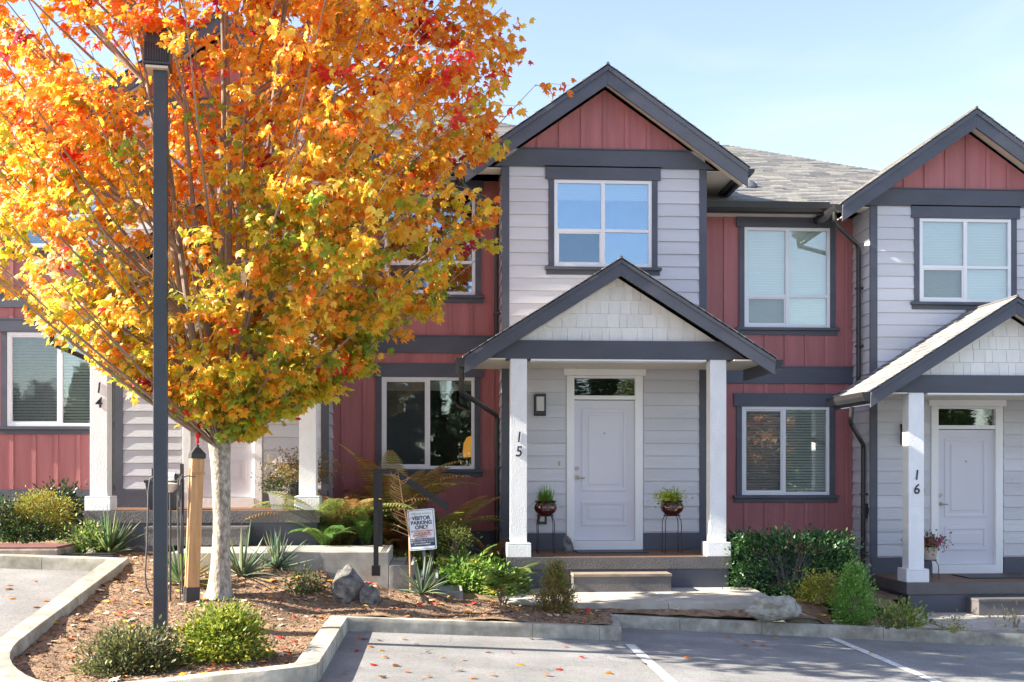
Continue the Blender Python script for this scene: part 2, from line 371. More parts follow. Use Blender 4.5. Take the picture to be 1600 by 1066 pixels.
for a,c in ((.30,1.45),(1.455,2.85),(2.855,4.26)):
    pave('path',[(a,14.16),(c,14.16),(c,15.6),(a,15.6)],p15,.2)
pave('path',[(4.265,14.16),(4.55,14.0),(5.1,14.03),(5.0,14.5),(4.265,14.62)],lambda x,y:-1.64-.40*(x-4.26)/.8,.2)
for a,c in ((4.95,6.33),(6.335,8.1),(8.105,9.8),(9.805,12)):
    pave('path',[(a,14.17),(c,14.17),(c,16.0 if a>6 else 14.98),(a,16.0 if a>6 else 14.98)],-2.0,.2)
# walkway to unit 14 and its steps
pave('walkway',[(-3.2,14.0),(-2.1,14.0),(-2.1,15.35),(-3.2,15.35)],-.98,.35)
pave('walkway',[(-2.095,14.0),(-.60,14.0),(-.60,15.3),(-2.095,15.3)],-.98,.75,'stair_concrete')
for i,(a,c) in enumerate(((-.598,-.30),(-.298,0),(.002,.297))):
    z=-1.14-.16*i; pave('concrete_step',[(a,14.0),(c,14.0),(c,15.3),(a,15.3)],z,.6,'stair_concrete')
    b=MB()
    for k in range(3): b.box(c-.10+.025*k,c-.09+.025*k,14.05,15.25,z,z+.003)
    g=b.build('tread_grip','black'); g['kind']='structure'
b=MB()
for k in range(3): b.box(-.70+.025*k,-.69+.025*k,14.05,15.25,-.98,-.977)
b.build('tread_grip','black')['kind']='structure'
for (x0,x1,ya,yb) in ((2.02,2.13,-6,12.4),(4.74,4.85,-6,13.74),(7.46,7.57,-6,13.74),(-6.6,-6.49,2,13.9)):
    b=MB(); n=40
    for k in range(n+1):
        y=ya+(yb-ya)*k/n
        for x in (x0,x1): b.v.append((x,y,za(x,y)+.0045))
    for k in range(n): b.f.append((2*k,2*k+1,2*k+3,2*k+2)); b.c.append((1,1,1))
    b.build('parking_line','line_paint')['kind']='structure'

# ------------------------------------------------------------------ townhouses
def subtract(r, ops):
    rects=[r]
    for (a,b,c,d) in ops:
        out=[]
        for (x0,x1,z0,z1) in rects:
            if b<=x0 or a>=x1 or d<=z0 or c>=z1: out.append((x0,x1,z0,z1)); continue
            if a>x0: out.append((x0,a,z0,z1))
            if b<x1: out.append((b,x1,z0,z1))
            xa,xb=max(a,x0),min(b,x1)
            if c>z0: out.append((xa,xb,z0,c))
            if d<z1: out.append((xa,xb,d,z1))
        rects=out
    return [r for r in rects if r[1]-r[0]>.004 and r[3]-r[2]>.004]
def clip(poly, a,b,c):       # keep a*x+b*z<=c
    out=[]
    for i in range(len(poly)):
        p,q=poly[i],poly[(i+1)%len(poly)]; dp=a*p[0]+b*p[1]-c; dq=a*q[0]+b*q[1]-c
        if dp<=0: out.append(p)
        if dp*dq<0: t=dp/(dp-dq); out.append((p[0]+(q[0]-p[0])*t,p[1]+(q[1]-p[1])*t))
    return out
def gable_clip(poly, apex, slope):
    return clip(clip(poly,slope,1,apex),-slope,1,apex)
PAL=[(.20,.20,.20),(.25,.245,.235),(.30,.29,.27),(.23,.225,.22),(.27,.255,.23),(.34,.325,.29)]
def shingle_slope(parent, o, ux, vx, L, xr, expo=.14, tab=.30, name='shingles'):
    """lapped roof shingles: o origin at eave, ux along the eave, vx up the slope (unit), L slope length, xr(v)->(a,b)"""
    o=Vector(o); ux=Vector(ux).normalized(); vx=Vector(vx).normalized(); nn=ux.cross(vx)
    if nn.z<0: nn=-nn
    b=MB(); n=int(L/expo)
    for k in range(n+1):
        v0=k*expo; v1=min(v0+expo+.01,L+.01); a,c=xr(v0)
        x=a-random.random()*tab
        while x<c:
            w=tab*random.uniform(.6,1.3); xa=max(x,a); xb=min(x+w-.004,c); x+=w
            if xb-xa<.02: continue
            h=.012+.006*random.random(); col=random.choice(PAL)
            p=[o+ux*xa+vx*v0+nn*h,o+ux*xb+vx*v0+nn*h,o+ux*xb+vx*v1+nn*.004,o+ux*xa+vx*v1+nn*.004]
            q=[o+ux*xa+vx*v0-nn*.003,o+ux*xb+vx*v0-nn*.003]
            b.add(p+q,[(0,1,2,3),(4,5,1,0),(4,0,3),(5,2,1)],col)
    ob=b.build(name,'shingle',parent,col=True); ob['kind']='stuff'; return ob
def roof_slab(parent, pts, th, m, name):
    v=[Vector(p) for p in pts]; n=len(v); w=[p-Vector((0,0,th)) for p in v]
    MB().add(w+v,[tuple(range(n-1,-1,-1)),tuple(range(n,2*n))]+[(i,(i+1)%n,(i+1)%n+n,i+n) for i in range(n)]).build(name,m,parent)
def rake(parent, apex, slope, hw, y, vt, inner_m='slate'):
    """two rake boards with a drip strip, apex z, half width hw, front face at y, vertical board depth vt"""
    for s in (-1,1):
        top=vt*.30; e=apex-slope*hw
        b=MB().prism([(s*.001,apex-.02),(s*hw,e-.02),(s*hw,e-top),(s*.001,apex-top)],y-.022,y+.05)
        b.build('rake_trim',inner_m,parent)
        b=MB().prism([(s*.001,apex-top),(s*(hw-.0),e-top),(s*(hw-.0),e-vt),(s*.001,apex-vt)],y,y+.045)
        b.build('rake_board',inner_m,parent)
def window(U, x0,x1,z0,z1, y, split=.5, hz=None, blind='open', g='glass', sash='left', room='dark_room'):
    """white vinyl window; hz: height fraction of the horizontal bar; y: wall face"""
    w=MB(); fw=.05; yf,yb=y-.022,y+.05
    w.box(x0,x1,yf,yb,z0,z0+fw); w.box(x0,x1,yf,yb,z1-fw,z1); w.box(x0,x0+fw,yf,yb,z0+fw,z1-fw); w.box(x1-fw,x1,yf,yb,z0+fw,z1-fw)
    win=w.build('window','vinyl',U,bevel=.004)
    xm=x0+(x1-x0)*split; MB().box(xm-.028,xm+.028,yf+.003,yb,z0+fw,z1-fw).build('mullion','vinyl',win)
    cells=[]
    if hz:
        zh=z0+(z1-z0)*hz
        for a,c in ((x0+fw,xm-.028),(xm+.028,x1-fw)):
            MB().box(a,c,yf+.005,yb,zh-.022,zh+.022).build('transom_bar','vinyl',win)
            cells+=[(a,c,zh+.022,z1-fw),(a,c,z0+fw,zh-.022)]
    else: cells=[(x0+fw,xm-.028,z0+fw,z1-fw),(xm+.028,x1-fw,z0+fw,z1-fw)]
    for i,(a,c,d,e) in enumerate(cells):
        is_sash = (a<xm) and (sash=='left') and (not hz or i==1)
        if is_sash:
            s=MB(); t=.024; s.box(a,c,yf+.018,yf+.04,d,d+t); s.box(a,c,yf+.018,yf+.04,e-t,e); s.box(a,a+t,yf+.018,yf+.04,d+t,e-t); s.box(c-t,c,yf+.018,yf+.04,d+t,e-t)
            s.build('sash','vinyl',win); a+=t;c-=t;d+=t;e-=t
        MB().box(a-.004,c+.004,yf+.028,yf+.034,d-.004,e+.004).build('pane',g,win)
        if is_sash: MB().add([(a,yf+.022,d),(c,yf+.022,d),(c,yf+.022,e),(a,yf+.022,e)],[(0,1,2,3)]).build('insect_screen','screen',win)
    # blinds
    bx0,bx1=x0+.03,x1-.03; yb2=y+.085
    if blind in ('open','closed','half'):
        for (a,c) in ((bx0,xm-.01),(xm+.01,bx1)):
            zz0=z0+.03 if blind!='half' else z0+(z1-z0)*(.80 if a<xm-.2 else .80)
            b=MB(); z=z1-.07; b.box(a,c,yb2-.02,yb2+.03,z1-.07,z1-.02)
            pitch=.044 if blind=='open' else .042
            while z>zz0:
                t=.040 if blind=='open' else .046; dy=.030 if blind=='open' else .012
                b.add([(a,yb2-dy/2,z),(c,yb2-dy/2,z),(c,yb2+dy/2,z-t+.008),(a,yb2+dy/2,z-t+.008),(a,yb2-dy/2+.002,z+.003),(c,yb2-dy/2+.002,z+.003),(c,yb2+dy/2+.002,z-t+.011),(a,yb2+dy/2+.002,z-t+.011)],BF)
                z-=pitch
            b.build('blind','blind',win)
    if blind=='valance':
        MB().box(bx0,bx1,yb2,yb2+.02,z1-.20,z1-.04).build('roller_blind','valance',win)
    # the room behind, open towards the glass
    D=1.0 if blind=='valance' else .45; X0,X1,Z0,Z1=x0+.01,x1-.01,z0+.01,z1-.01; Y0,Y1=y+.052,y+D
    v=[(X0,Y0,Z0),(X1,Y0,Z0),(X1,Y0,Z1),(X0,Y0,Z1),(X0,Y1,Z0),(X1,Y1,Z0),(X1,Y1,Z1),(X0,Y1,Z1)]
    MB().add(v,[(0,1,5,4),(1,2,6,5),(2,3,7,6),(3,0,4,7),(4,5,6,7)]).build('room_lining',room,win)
    return win
def wtrim(U,x0,x1,z0,z1,y,apron=.07,head=.19):
    MB().box(x0-.085,x0-.002,y-.03,y+.05,z0-.0,z1+.0).build('window_trim','slate',U)
    MB().box(x1+.002,x1+.085,y-.03,y+.05,z0-.0,z1+.0).build('window_trim','slate',U)
    MB().box(x0-.13,x1+.13,y-.042,y+.05,z1+.003,z1+head).build('head_trim','slate',U)
    MB().box(x0-.14,x1+.14,y-.045,y+.05,z1+head,z1+head+.018).build('head_cap','slate',U)
    MB().box(x0-.14,x1+.14,y-.08,y+.05,z0-.045,z0-.003).build('window_sill','slate',U)
    MB().box(x0-.12,x1+.12,y-.03,y+.05,z0-.045-apron,z0-.046).build('window_apron','slate',U)
def tomesh(o):
    bpy.context.view_layer.update(); me=bpy.data.meshes.new_from_object(o.evaluated_get(bpy.context.evaluated_depsgraph_get()))
    n=bpy.data.objects.new('x',me); S.collection.objects.link(n); n.parent=o.parent; n.location=o.location; n.rotation_euler=o.rotation_euler; n.scale=o.scale
    nm=o.name.split('.')[0]; bpy.data.objects.remove(o); n.name=nm; return n
def digit(U, s, x, y, z, size, parent):
    c=bpy.data.curves.new('house_number','FONT'); c.body=s; c.size=size; c.extrude=.004; c.align_x='CENTER'; c.shear=.12; c.offset=.0015
    c.materials.append(MATS['number']); o=bpy.data.objects.new('house_number',c); link(o,parent)
    o.location=(x,y,z); o.rotation_euler=(math.pi/2,0,0); o.scale=(.95,1,1); tomesh(o)
EX=.1866
def townhouse(n, loc, rl, label, red_low, red_up, bump_up, detail=True):
    U=thing('townhouse',loc,label,'townhouse','row of attached townhouses')
    H=1.5; zb=-1.0 if n!='16' else -.8
    # openings: bump wall and red wall
    dz=(-.56,.56,.0,2.72); bw=(-.75,.70,4.165,5.45)
    lw=(rl+(.76 if n=='15' else .86),0,1.19,2.595)
    LW=(-3.31,-1.895,1.19,2.595); UW=(-3.27,-1.885,3.85,5.44)
    # structural walls
    b=MB()
    for r in subtract((-H,H,zb,5.9),[(-.5,.5,.0,2.6),bw]): b.box(r[0],r[1],.0,.12,r[2],r[3])
    b.box(-H,-H+.12,.12,3,zb,5.9); b.box(H-.12,H,.12,3,zb,5.9)
    b.build('wall','lavender',U)
    b=MB()
    for r in subtract((rl,-H,zb,5.65),[LW,UW]): b.box(r[0],r[1],.76,.9,r[2],r[3])
    b.build('red_wall','red',U)
    MB().box(rl,H,2.6,12,zb,5.55).build('rear_wall','lavender',U)
    # siding boards on the bump, course by course
    ops=[(-.585,.585,-.1,2.70),(-.61,.61,2.57,2.73),(bw[0]-.06,bw[1]+.06,bw[2]-.1,5.7)]
    def board(x0,x1,z0,z1,zc,side=None):
        def yf(z): return -(.006+.018*(1-(z-zc)/EX))
        if side is None:
            v=[(x0,yf(z0),z0),(x1,yf(z0),z0),(x1,.0,z0),(x0,.0,z0),(x0,yf(z1),z1),(x1,yf(z1),z1),(x1,.0,z1),(x0,.0,z1)]
        else:   # side wall at x=side*H, running in y
            q=lambda z: side*(H-yf(z))
            v=[(side*H,x0,z0),(side*H,x1,z0),(q(z0),x1,z0),(q(z0),x0,z0),(side*H,x0,z1),(side*H,x1,z1),(q(z1),x1,z1),(q(z1),x0,z1)]
            if side>0: v=[v[i] for i in (0,3,2,1,4,7,6,5)]
        MB().add(v,BF).build('siding_board','lavender',U)
    k=0; z=.26
    while z<5.62:
        z1=min(z+EX,5.63)
        for r in subtract((-H+.09,H-.09,z+.009,z1),ops): board(*r,z)
        z+=EX
    z=.26-EX*6
    while z<5.6:
        z1=min(z+EX,5.63)
        for sd in (-1,1):
            if sd==1 and n=='16': continue
            board(.012,.745,z+.009,z1,z,sd)
        z+=EX
    # corner boards
    for s in (-1,1):
        b=MB(); xo=s*(H+.022); xi=s*(H-.09)
        b.box(xi,xo,-.025,-.001,-.25,5.63); b.box(s*(H+.001),xo,0,.012,-.25,5.63); b.build('corner_board','slate',U)
    MB().box(-H,-.58,-.035,-.001,zb,.247).build('base_board','slate',U); MB().box(.58,H,-.035,-.001,zb,.247).build('base_board','slate',U)
    # red wall battens
    LWt=(LW[0]-.10,LW[1]+.10,LW[2]-.12,LW[3]+.20); UWt=(UW[0]-.10,UW[1]+.10,UW[2]-.12,UW[3]+.20)
    x=-1.62
    while x>rl+.05:
        for r in subtract((x-.028,x+.028,.25,5.62),[LWt,UWt,(rl,0,2.96,3.22)]): 
            MB().box(r[0],r[1],.742,.76,r[2],r[3]).build('batten','red',U)
        x-=.325
    MB().box(rl,-H,.728,.76,2.965,3.215).build('band_board','slate',U)
    MB().box(rl,-H,.715,.76,3.215,3.235).build('band_cap','slate',U)
    MB().box(rl,-H-.02,.725,.76,zb,.245).build('base_board','slate',U)
    MB().box(rl,rl+.07,.735,.76,.25,2.96).build('corner_board','red',U)
    wtrim(U,*LW,.76); wtrim(U,*UW,.76)
    window(U,*LW,.76,**red_low); window(U,*UW,.76,hz=.315,**red_up)
    # bump window and trims
    wtrim(U,*bw,0,head=.18); window(U,*bw,0,hz=.42,**bump_up)
    # gable
    sl,ap,hw,yr=.70,7.05,2.06,-.33
    G=[(-1.95,5.89),(1.95,5.89),(0,7.3)]; gp=gable_clip(G,ap-.27,sl)
    MB().prism(gp,-.02,.1).build('gable_wall','red',U)
    x=-1.3
    for i in range(9):
        p=gable_clip([(x-.03,5.90),(x+.03,5.90),(x+.03,7.1),(x-.03,7.1)],ap-.30,sl)
        if len(p)>2: MB().prism(p,-.040,-.021).build('batten','red',U)
        x+=.325
    p=gable_clip([(-1.86,5.63),(1.86,5.63),(1.95,5.885),(-1.95,5.885)],ap-.28,sl)
    MB().prism(p,-.045,-.001).build('frieze_board','slate',U)
    MB().prism(gable_clip([(-1.8,5.887),(1.8,5.887),(1.8,5.905),(-1.8,5.905)],ap-.28,sl),-.06,-.001).build('frieze_cap','slate',U)
    rake(U,ap,sl,hw,yr,.29)
    yb=3.7
    for s in (-1,1):
        L=hw*math.hypot(1,sl)
        o=(s*(hw+.03),yr-.03,ap-sl*(hw+.03)); up=Vector((-s,0,sl)).normalized()
        shingle_slope(U,o,(0,1,0),up,L+.02,lambda v:(0,yb-yr))
        roof_slab(U,[(s*hw,yr,ap-sl*hw-.012),(s*hw,yb,ap-sl*hw-.012),(0,yb,ap-.012),(0,yr,ap-.012)] ,.02,'slate','roof')
        roof_slab(U,[(s*(hw-.02),yr+.05,ap-sl*hw-.20),(s*(hw-.02),0,ap-sl*hw-.20),(0,0,ap-.19),(0,yr+.05,ap-.19)],.012,'cream','rake_soffit')
        e=ap-sl*hw
        MB().box(s*(H+.024),s*(hw-.05),.0,1.9,5.60,5.615).build('soffit','cream',U)
        MB().box(s*(hw-.048),s*(hw-.0),yr+.06,1.9,e-.06,e-.03).build('fascia','slate',U)
        bx=MB().prism([(s*(hw+.002),e-.03),(s*(hw+.11),e-.03),(s*(hw+.10),e-.08),(s*(hw+.06),e-.125),(s*(hw+.002),e-.125)],yr+.03,1.3)
        bx.build('gutter','dark_metal',U)
    MB().tube([(0,yr-.02,ap+.012),(0,yb,ap+.012)],.022,6).build('ridge_cap','deck_slate',U)
    # main roof with eave, gutter, soffit
    ye,ze,pi=.31,5.72,.42
    cx=math.hypot(1,pi)
    def xr(v):
        d=v/cx
        xmax=-1.95+(6.6-d)/3.2*2.05 if d>3.4 else .1+(3.4-d)/2.2*1.4
        return (0,max(0,min(xmax,H)-rl))
    shingle_slope(U,(rl,ye,ze),(1,0,0),(0,1,pi),6.6*cx,xr)
    roof_slab(U,[(rl,ye,ze-.006),(H,ye,ze-.006),(H,ye+1.2,ze+.5-.006),(.1,ye+3.4,ze+pi*3.4-.006),(-1.95,ye+6.6,ze+pi*6.6-.006),(rl,ye+6.6,ze+pi*6.6-.006)],.02,'slate','roof')
    zr=ze+pi*6.6-.006
    roof_slab(U,[(rl,ye+6.6,zr),(-1.95,ye+6.6,zr),(.1,ye+3.4,ze+pi*3.4-.006),(H,ye+1.2,ze+.5-.006),(H,12.2,5.6),(rl,12.2,5.6)],.02,'slate','roof')
    MB().box(rl,-H-.03,.34,.76,5.60,5.615).build('soffit','cream',U)
    MB().box(rl,-2.07,.31,.338,5.56,5.70).build('fascia','dark_metal',U)
    MB().prism([(.19,5.72),(.307,5.72),(.307,5.58),(.235,5.58),(.20,5.63)],rl,-2.075,axis='x').build('gutter','dark_metal',U)
    # downspouts
    def spout(pts):
        # rounded path
        P=[Vector(p) for p in pts]; out=[P[0]]
        for i in range(1,len(P)-1):
            a=(P[i-1]-P[i]); c=(P[i+1]-P[i]); r=min(.07,a.length*.45,c.length*.45); p0=P[i]+a.normalized()*r; p1=P[i]+c.normalized()*r
            for t in (0,.33,.66,1): out.append(p0*(1-t)**2+P[i]*2*t*(1-t)+p1*t*t)
        out.append(P[-1]); b=MB().tube(out,.036,10); b.build('downspout','dark_metal',U,smooth=True)
    spout([(-2.11,-.12,5.50),(-2.11,-.12,5.33),(-1.585,.30,5.08),(-1.585,.30,3.0),(-1.70,.1,2.86),(-2.05,-.1,2.72)])
    spout([(-2.13,-.9,2.50),(-2.13,-.86,2.26),(-1.585,.10,1.98),(-1.585,.12,-.40)])
    for zz in (4.4,3.5,1.2,.3):
        MB().box(-1.63,-1.52,.06 if zz<2 else .26,.14 if zz<2 else .34,zz,zz+.03).build('spout_strap','dark_metal',U)
    # roof vents
    for (vx,d,r,h) in ((-3.3,1.05,.022,.28),(-2.9,1.45,.05,.10),(-2.6,4.9,.03,.30)):
        z=ze+pi*d; b=MB().lathe([(r*3.2,z-.03),(r*2,z+.06),(r,z+.09),(r,z+h),(r*.8,z+h)],12,vx,ye+d); b.build('roof_vent','white' if r<.04 and d<2 else 'slate',U,smooth=True)
    # door
    D=MB(); D.box(-.45,.45,.035,.08,.14,2.205)
    dr=D.build('door','door',U)
    for (x0,x1,z0,z1) in ((-.335,.335,.86,2.08),(-.335,.335,.35,.72)):
        b=MB(); w=.05
        for (a,c,e,f) in ((x0,x1,z0,z0+w),(x0,x1,z1-w,z1),(x0,x0+w,z0+w,z1-w),(x1-w,x1,z0+w,z1-w)): b.box(a,c,.022,.035,e,f)
        b.build('door_moulding','door',dr,bevel=.010)
        MB().box(x0+.10,x1-.10,.024,.035,z0+.10,z1-.10).build('door_panel','door',dr,bevel=.008)
    MB().tube([(0,.03,1.72),(0,.018,1.72)],.011,10).build('peephole','black',dr)
    MB().tube([(-.405,.035,1.20),(-.405,.010,1.20)],.030,14).build('deadbolt','nickel',dr)
    b=MB(); b.box(-.445,-.375,.02,.035,1.03,1.10); b.tube([(-.41,.02,1.065),(-.41,-.015,1.065),(-.30,-.02,1.06)],.009,8); b.build('door_handle','nickel',dr)
    c=MB(); c.box(-.565,-.452,-.03,.09,.0,2.565); c.box(.452,.565,-.03,.09,.0,2.565); c.box(-.451,.451,-.02,.09,2.215,2.275); c.box(-.451,.451,-.028,.09,2.53,2.565)
    c.build('door_casing','white',U,bevel=.004)
    MB().box(-.61,.61,-.045,.05,2.568,2.72).build('door_head','white',U,bevel=.004)
    MB().box(-.451,.451,-.04,.09,.0,.135).build('door_threshold','white',U)
    MB().box(-.451,.451,.03,.038,2.276,2.529).build('transom_window','glass',U)
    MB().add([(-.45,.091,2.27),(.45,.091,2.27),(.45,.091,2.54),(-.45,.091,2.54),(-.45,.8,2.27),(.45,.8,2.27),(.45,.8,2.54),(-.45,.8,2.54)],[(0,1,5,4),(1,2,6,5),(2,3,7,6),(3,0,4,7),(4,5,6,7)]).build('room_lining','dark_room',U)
    # wall fittings
    b=MB(); b.box(-1.05,-.87,-.03,-.012,1.97,2.29); b.box(-1.04,-.88,-.13,-.03,2.26,2.29); b.box(-1.04,-.88,-.13,-.03,1.99,2.03)
    for xx in (-1.04,-.895): b.box(xx,xx+.015,-.13,-.115,2.03,2.26)
    lt=b.build('wall_lantern','dark_metal',U); MB().box(-1.015,-.905,-.11,-.035,2.04,2.25).build('lantern_glass','frosted',lt)
    MB().box(-.69,-.665,-.03,-.015,1.24,1.31).build('doorbell','brass',U)
    o=MB().box(-1.0,-.86,-.04,-.015,.38,.56).build('outlet_cover','dark_metal',U); MB().box(-.965,-.895,-.05,-.041,.42,.54).build('outlet_face','beige_pot',o)
    # porch: deck, posts, beam, gable roof
    b=MB(); y=-1.40
    while y<-.02: b.box(-1.52,1.52,y,y+.135,-.03,.0); y+=.14
    db=b.build('decking','deck_brown',U)
    b=MB(); b.box(-1.535,1.535,-1.43,-1.40,-.165,-.002); b.box(-1.535,-1.505,-1.40,-.04,-.165,-.002); b.box(1.505,1.535,-1.40,-.04,-.165,-.002)
    b.build('deck_fascia','deck_slate',U,bevel=.003)
    b=MB(); b.box(-1.50,1.50,-1.40,-1.37,zb,-.167); b.box(-1.50,-1.47,-1.37,-.04,zb,-.167); b.box(1.47,1.50,-1.37,-.04,zb,-.167)
    b.build('deck_skirt','slate',U)
    b=MB(); b.box(-.66,.63,-1.78,-1.405,-.44,-.235); st=b.build('porch_step','deck_slate',U,bevel=.003)
    MB().box(-.67,.64,-1.79,-1.405,-.234,-.20).build('step_tread','sunlit_tread' if n=='15' else 'deck_slate',st)
    for s in (-1,1):
        X=s*1.366; p=MB().box(X-.112,X+.112,-1.357,-1.133,.19,2.68).build('porch_post','white_rough',U,bevel=.004)
        MB().box(X-.165,X+.165,-1.41,-1.08,.001,.165).build('post_base','white_rough',p,bevel=.006)
        MB().add(box6(X-.165,X+.165,-1.41,-1.08,.165,.19),BF).build('post_cap','white_rough',p,bevel=.010)
        if s<0:
            digit(U,n[0],X+.0,-1.363,1.555 if n!='16' else 1.45,.20,p); digit(U,n[1],X+.0,-1.363,1.36 if n!='16' else 1.25,.20,p)
    ap2,sl2,hw2,yr2=4.02,.63,2.10,-1.56
    p=gable_clip([(-1.95,2.68),(1.95,2.68),(1.95,2.93),(-1.95,2.93)],ap2-.225,sl2)
    MB().prism(p,-1.37,-1.12).build('porch_beam','slate',U)
    MB().box(-1.55,1.55,-1.11,-.05,2.66,2.676).build('porch_ceiling','cream',U)
    MB().box(-1.2,1.2,-1.36,-1.12,2.655,2.678).build('beam_trim','white',U)
    for s in (-1,1):
        MB().box(s*1.552,s*2.06,-1.50,-.03,2.655,2.672).build('soffit','cream',U)
        for yy in (-1.30,-1.255): pass
    # porch gable: white shakes, each one its own piece
    MB().prism(gable_clip([(-1.8,2.935),(1.8,2.935),(0,4.2)],ap2-.22,sl2),-1.26,-1.12).build('porch_gable','shake',U)
    for row in range(5):
        zz=2.935+row*.185; x=-1.75+random.random()*.1
        while x<1.75:
            w=random.choice((.105,.14,.17,.2,.21)); p=gable_clip([(x,zz+.004),(x+w-.006,zz+.004),(x+w-.006,zz+.188),(x,zz+.188)],ap2-.235,sl2); x+=w
            if len(p)<3: continue
            xs=[q[0] for q in p]
            if max(xs)-min(xs)<.02: continue
            nn=len(p); yf=lambda z:-1.262-.016*(1-(z-zz)/.19)-.0
            aa=sum(p[i][0]*p[(i+1)%nn][1]-p[(i+1)%nn][0]*p[i][1] for i in range(nn))
            if aa<0: p=p[::-1]
            j=random.uniform(0,.003)
            v=[(q[0],yf(q[1])-j,q[1]) for q in p]+[(q[0],-1.261,q[1]) for q in p]
            f=[tuple(range(nn)),tuple(range(2*nn-1,nn-1,-1))]+[(i,i+nn,(i+1)%nn+nn,(i+1)%nn) for i in range(nn)]
            MB().add(v,f).build('shake','shake',U)
    rake(U,ap2,sl2,hw2,yr2,.235)
    for s in (-1,1):
        L=hw2*math.hypot(1,sl2); up=Vector((-s,0,sl2)).normalized()
        shingle_slope(U,(s*(hw2+.02),yr2-.03,ap2-sl2*(hw2+.02)),(0,1,0),up,L+.02,lambda v:(0,-yr2+.01),expo=.13,tab=.22)
        e=ap2-sl2*hw2
        roof_slab(U,[(s*hw2,yr2,e-.012),(s*hw2,-.02,e-.012),(0,-.02,ap2-.012),(0,yr2,ap2-.012)],.02,'slate','roof')
        roof_slab(U,[(s*(hw2-.06),yr2+.05,e-.11),(s*(hw2-.06),-1.27,e-.11),(0,-1.27,ap2-.16),(0,yr2+.05,ap2-.16)],.012,'cream','rake_soffit')
        MB().box(s*(hw2-.03),s*hw2,yr2+.06,-.02,e-.20,e-.03).build('fascia','slate',U)
        MB().prism([(s*(hw2+.002),e-.025),(s*(hw2+.12),e-.025),(s*(hw2+.11),e-.09),(s*(hw2+.07),e-.145),(s*(hw2+.002),e-.145)],yr2+.02,-.02).build('gutter','dark_metal',U)
    MB().tube([(0,yr2-.02,ap2+.01),(0,-.02,ap2+.01)],.02,6).build('ridge_cap','deck_slate',U)
    return U
Y15,Z15=16.88,-1.163; X15=2.448
U14=townhouse('14',(-3.11,Y15,-.524),-4.10,'left townhouse, number 14 on its porch post, half hidden by the orange maple',
  dict(blind='open',split=.55),dict(blind='closed',g='glass_mirror'),dict(blind='half',g='glass_mirror'))
U15=townhouse('15',(X15,Y15,Z15),-4.06,'middle townhouse with number 15 on its white porch post',
  dict(blind='valance',g='glass',split=.5),dict(blind='none',g='glass_mirror'),dict(blind='half',g='glass_mirror'))
U16=townhouse('16',(8.11,17.247,-1.573),-4.16,'right townhouse, lowest of the row, number 16 on its porch post',
  dict(blind='open',g='glass',split=.48),dict(blind='closed',g='glass'),dict(blind='closed',g='glass'))
# table lamp glowing in the lower window of 15
lm=thing('table_lamp',(X15-1.93,Y15+1.35,.10),'lit amber table lamp behind the lower left window of the middle house','lamp')
MB().lathe([(.03,.12),(.12,.12),(.135,.20),(.12,.34),(.07,.43),(.03,.45)],20).build('lamp_shade','lamp_glow',lm,smooth=True)
MB().lathe([(.06,-.25),(.03,-.2),(.02,.09),(.02,.12)],10).build('lamp_base','dark_metal',lm,smooth=True)
# hose tap on the side wall of 16
tp=thing('hose_bib',(8.11-1.53,17.40,-1.573+.97),'small black tap box with spout on the grey side wall of number 16','tap')
MB().box(-.05,.02,-.09,-.01,-.12,.10).build('cover','black',tp); MB().tube([(-.05,-.05,-.02),(-.14,-.08,-.02),(-.15,-.08,-.05)],.012,8).build('spout','nickel',tp)
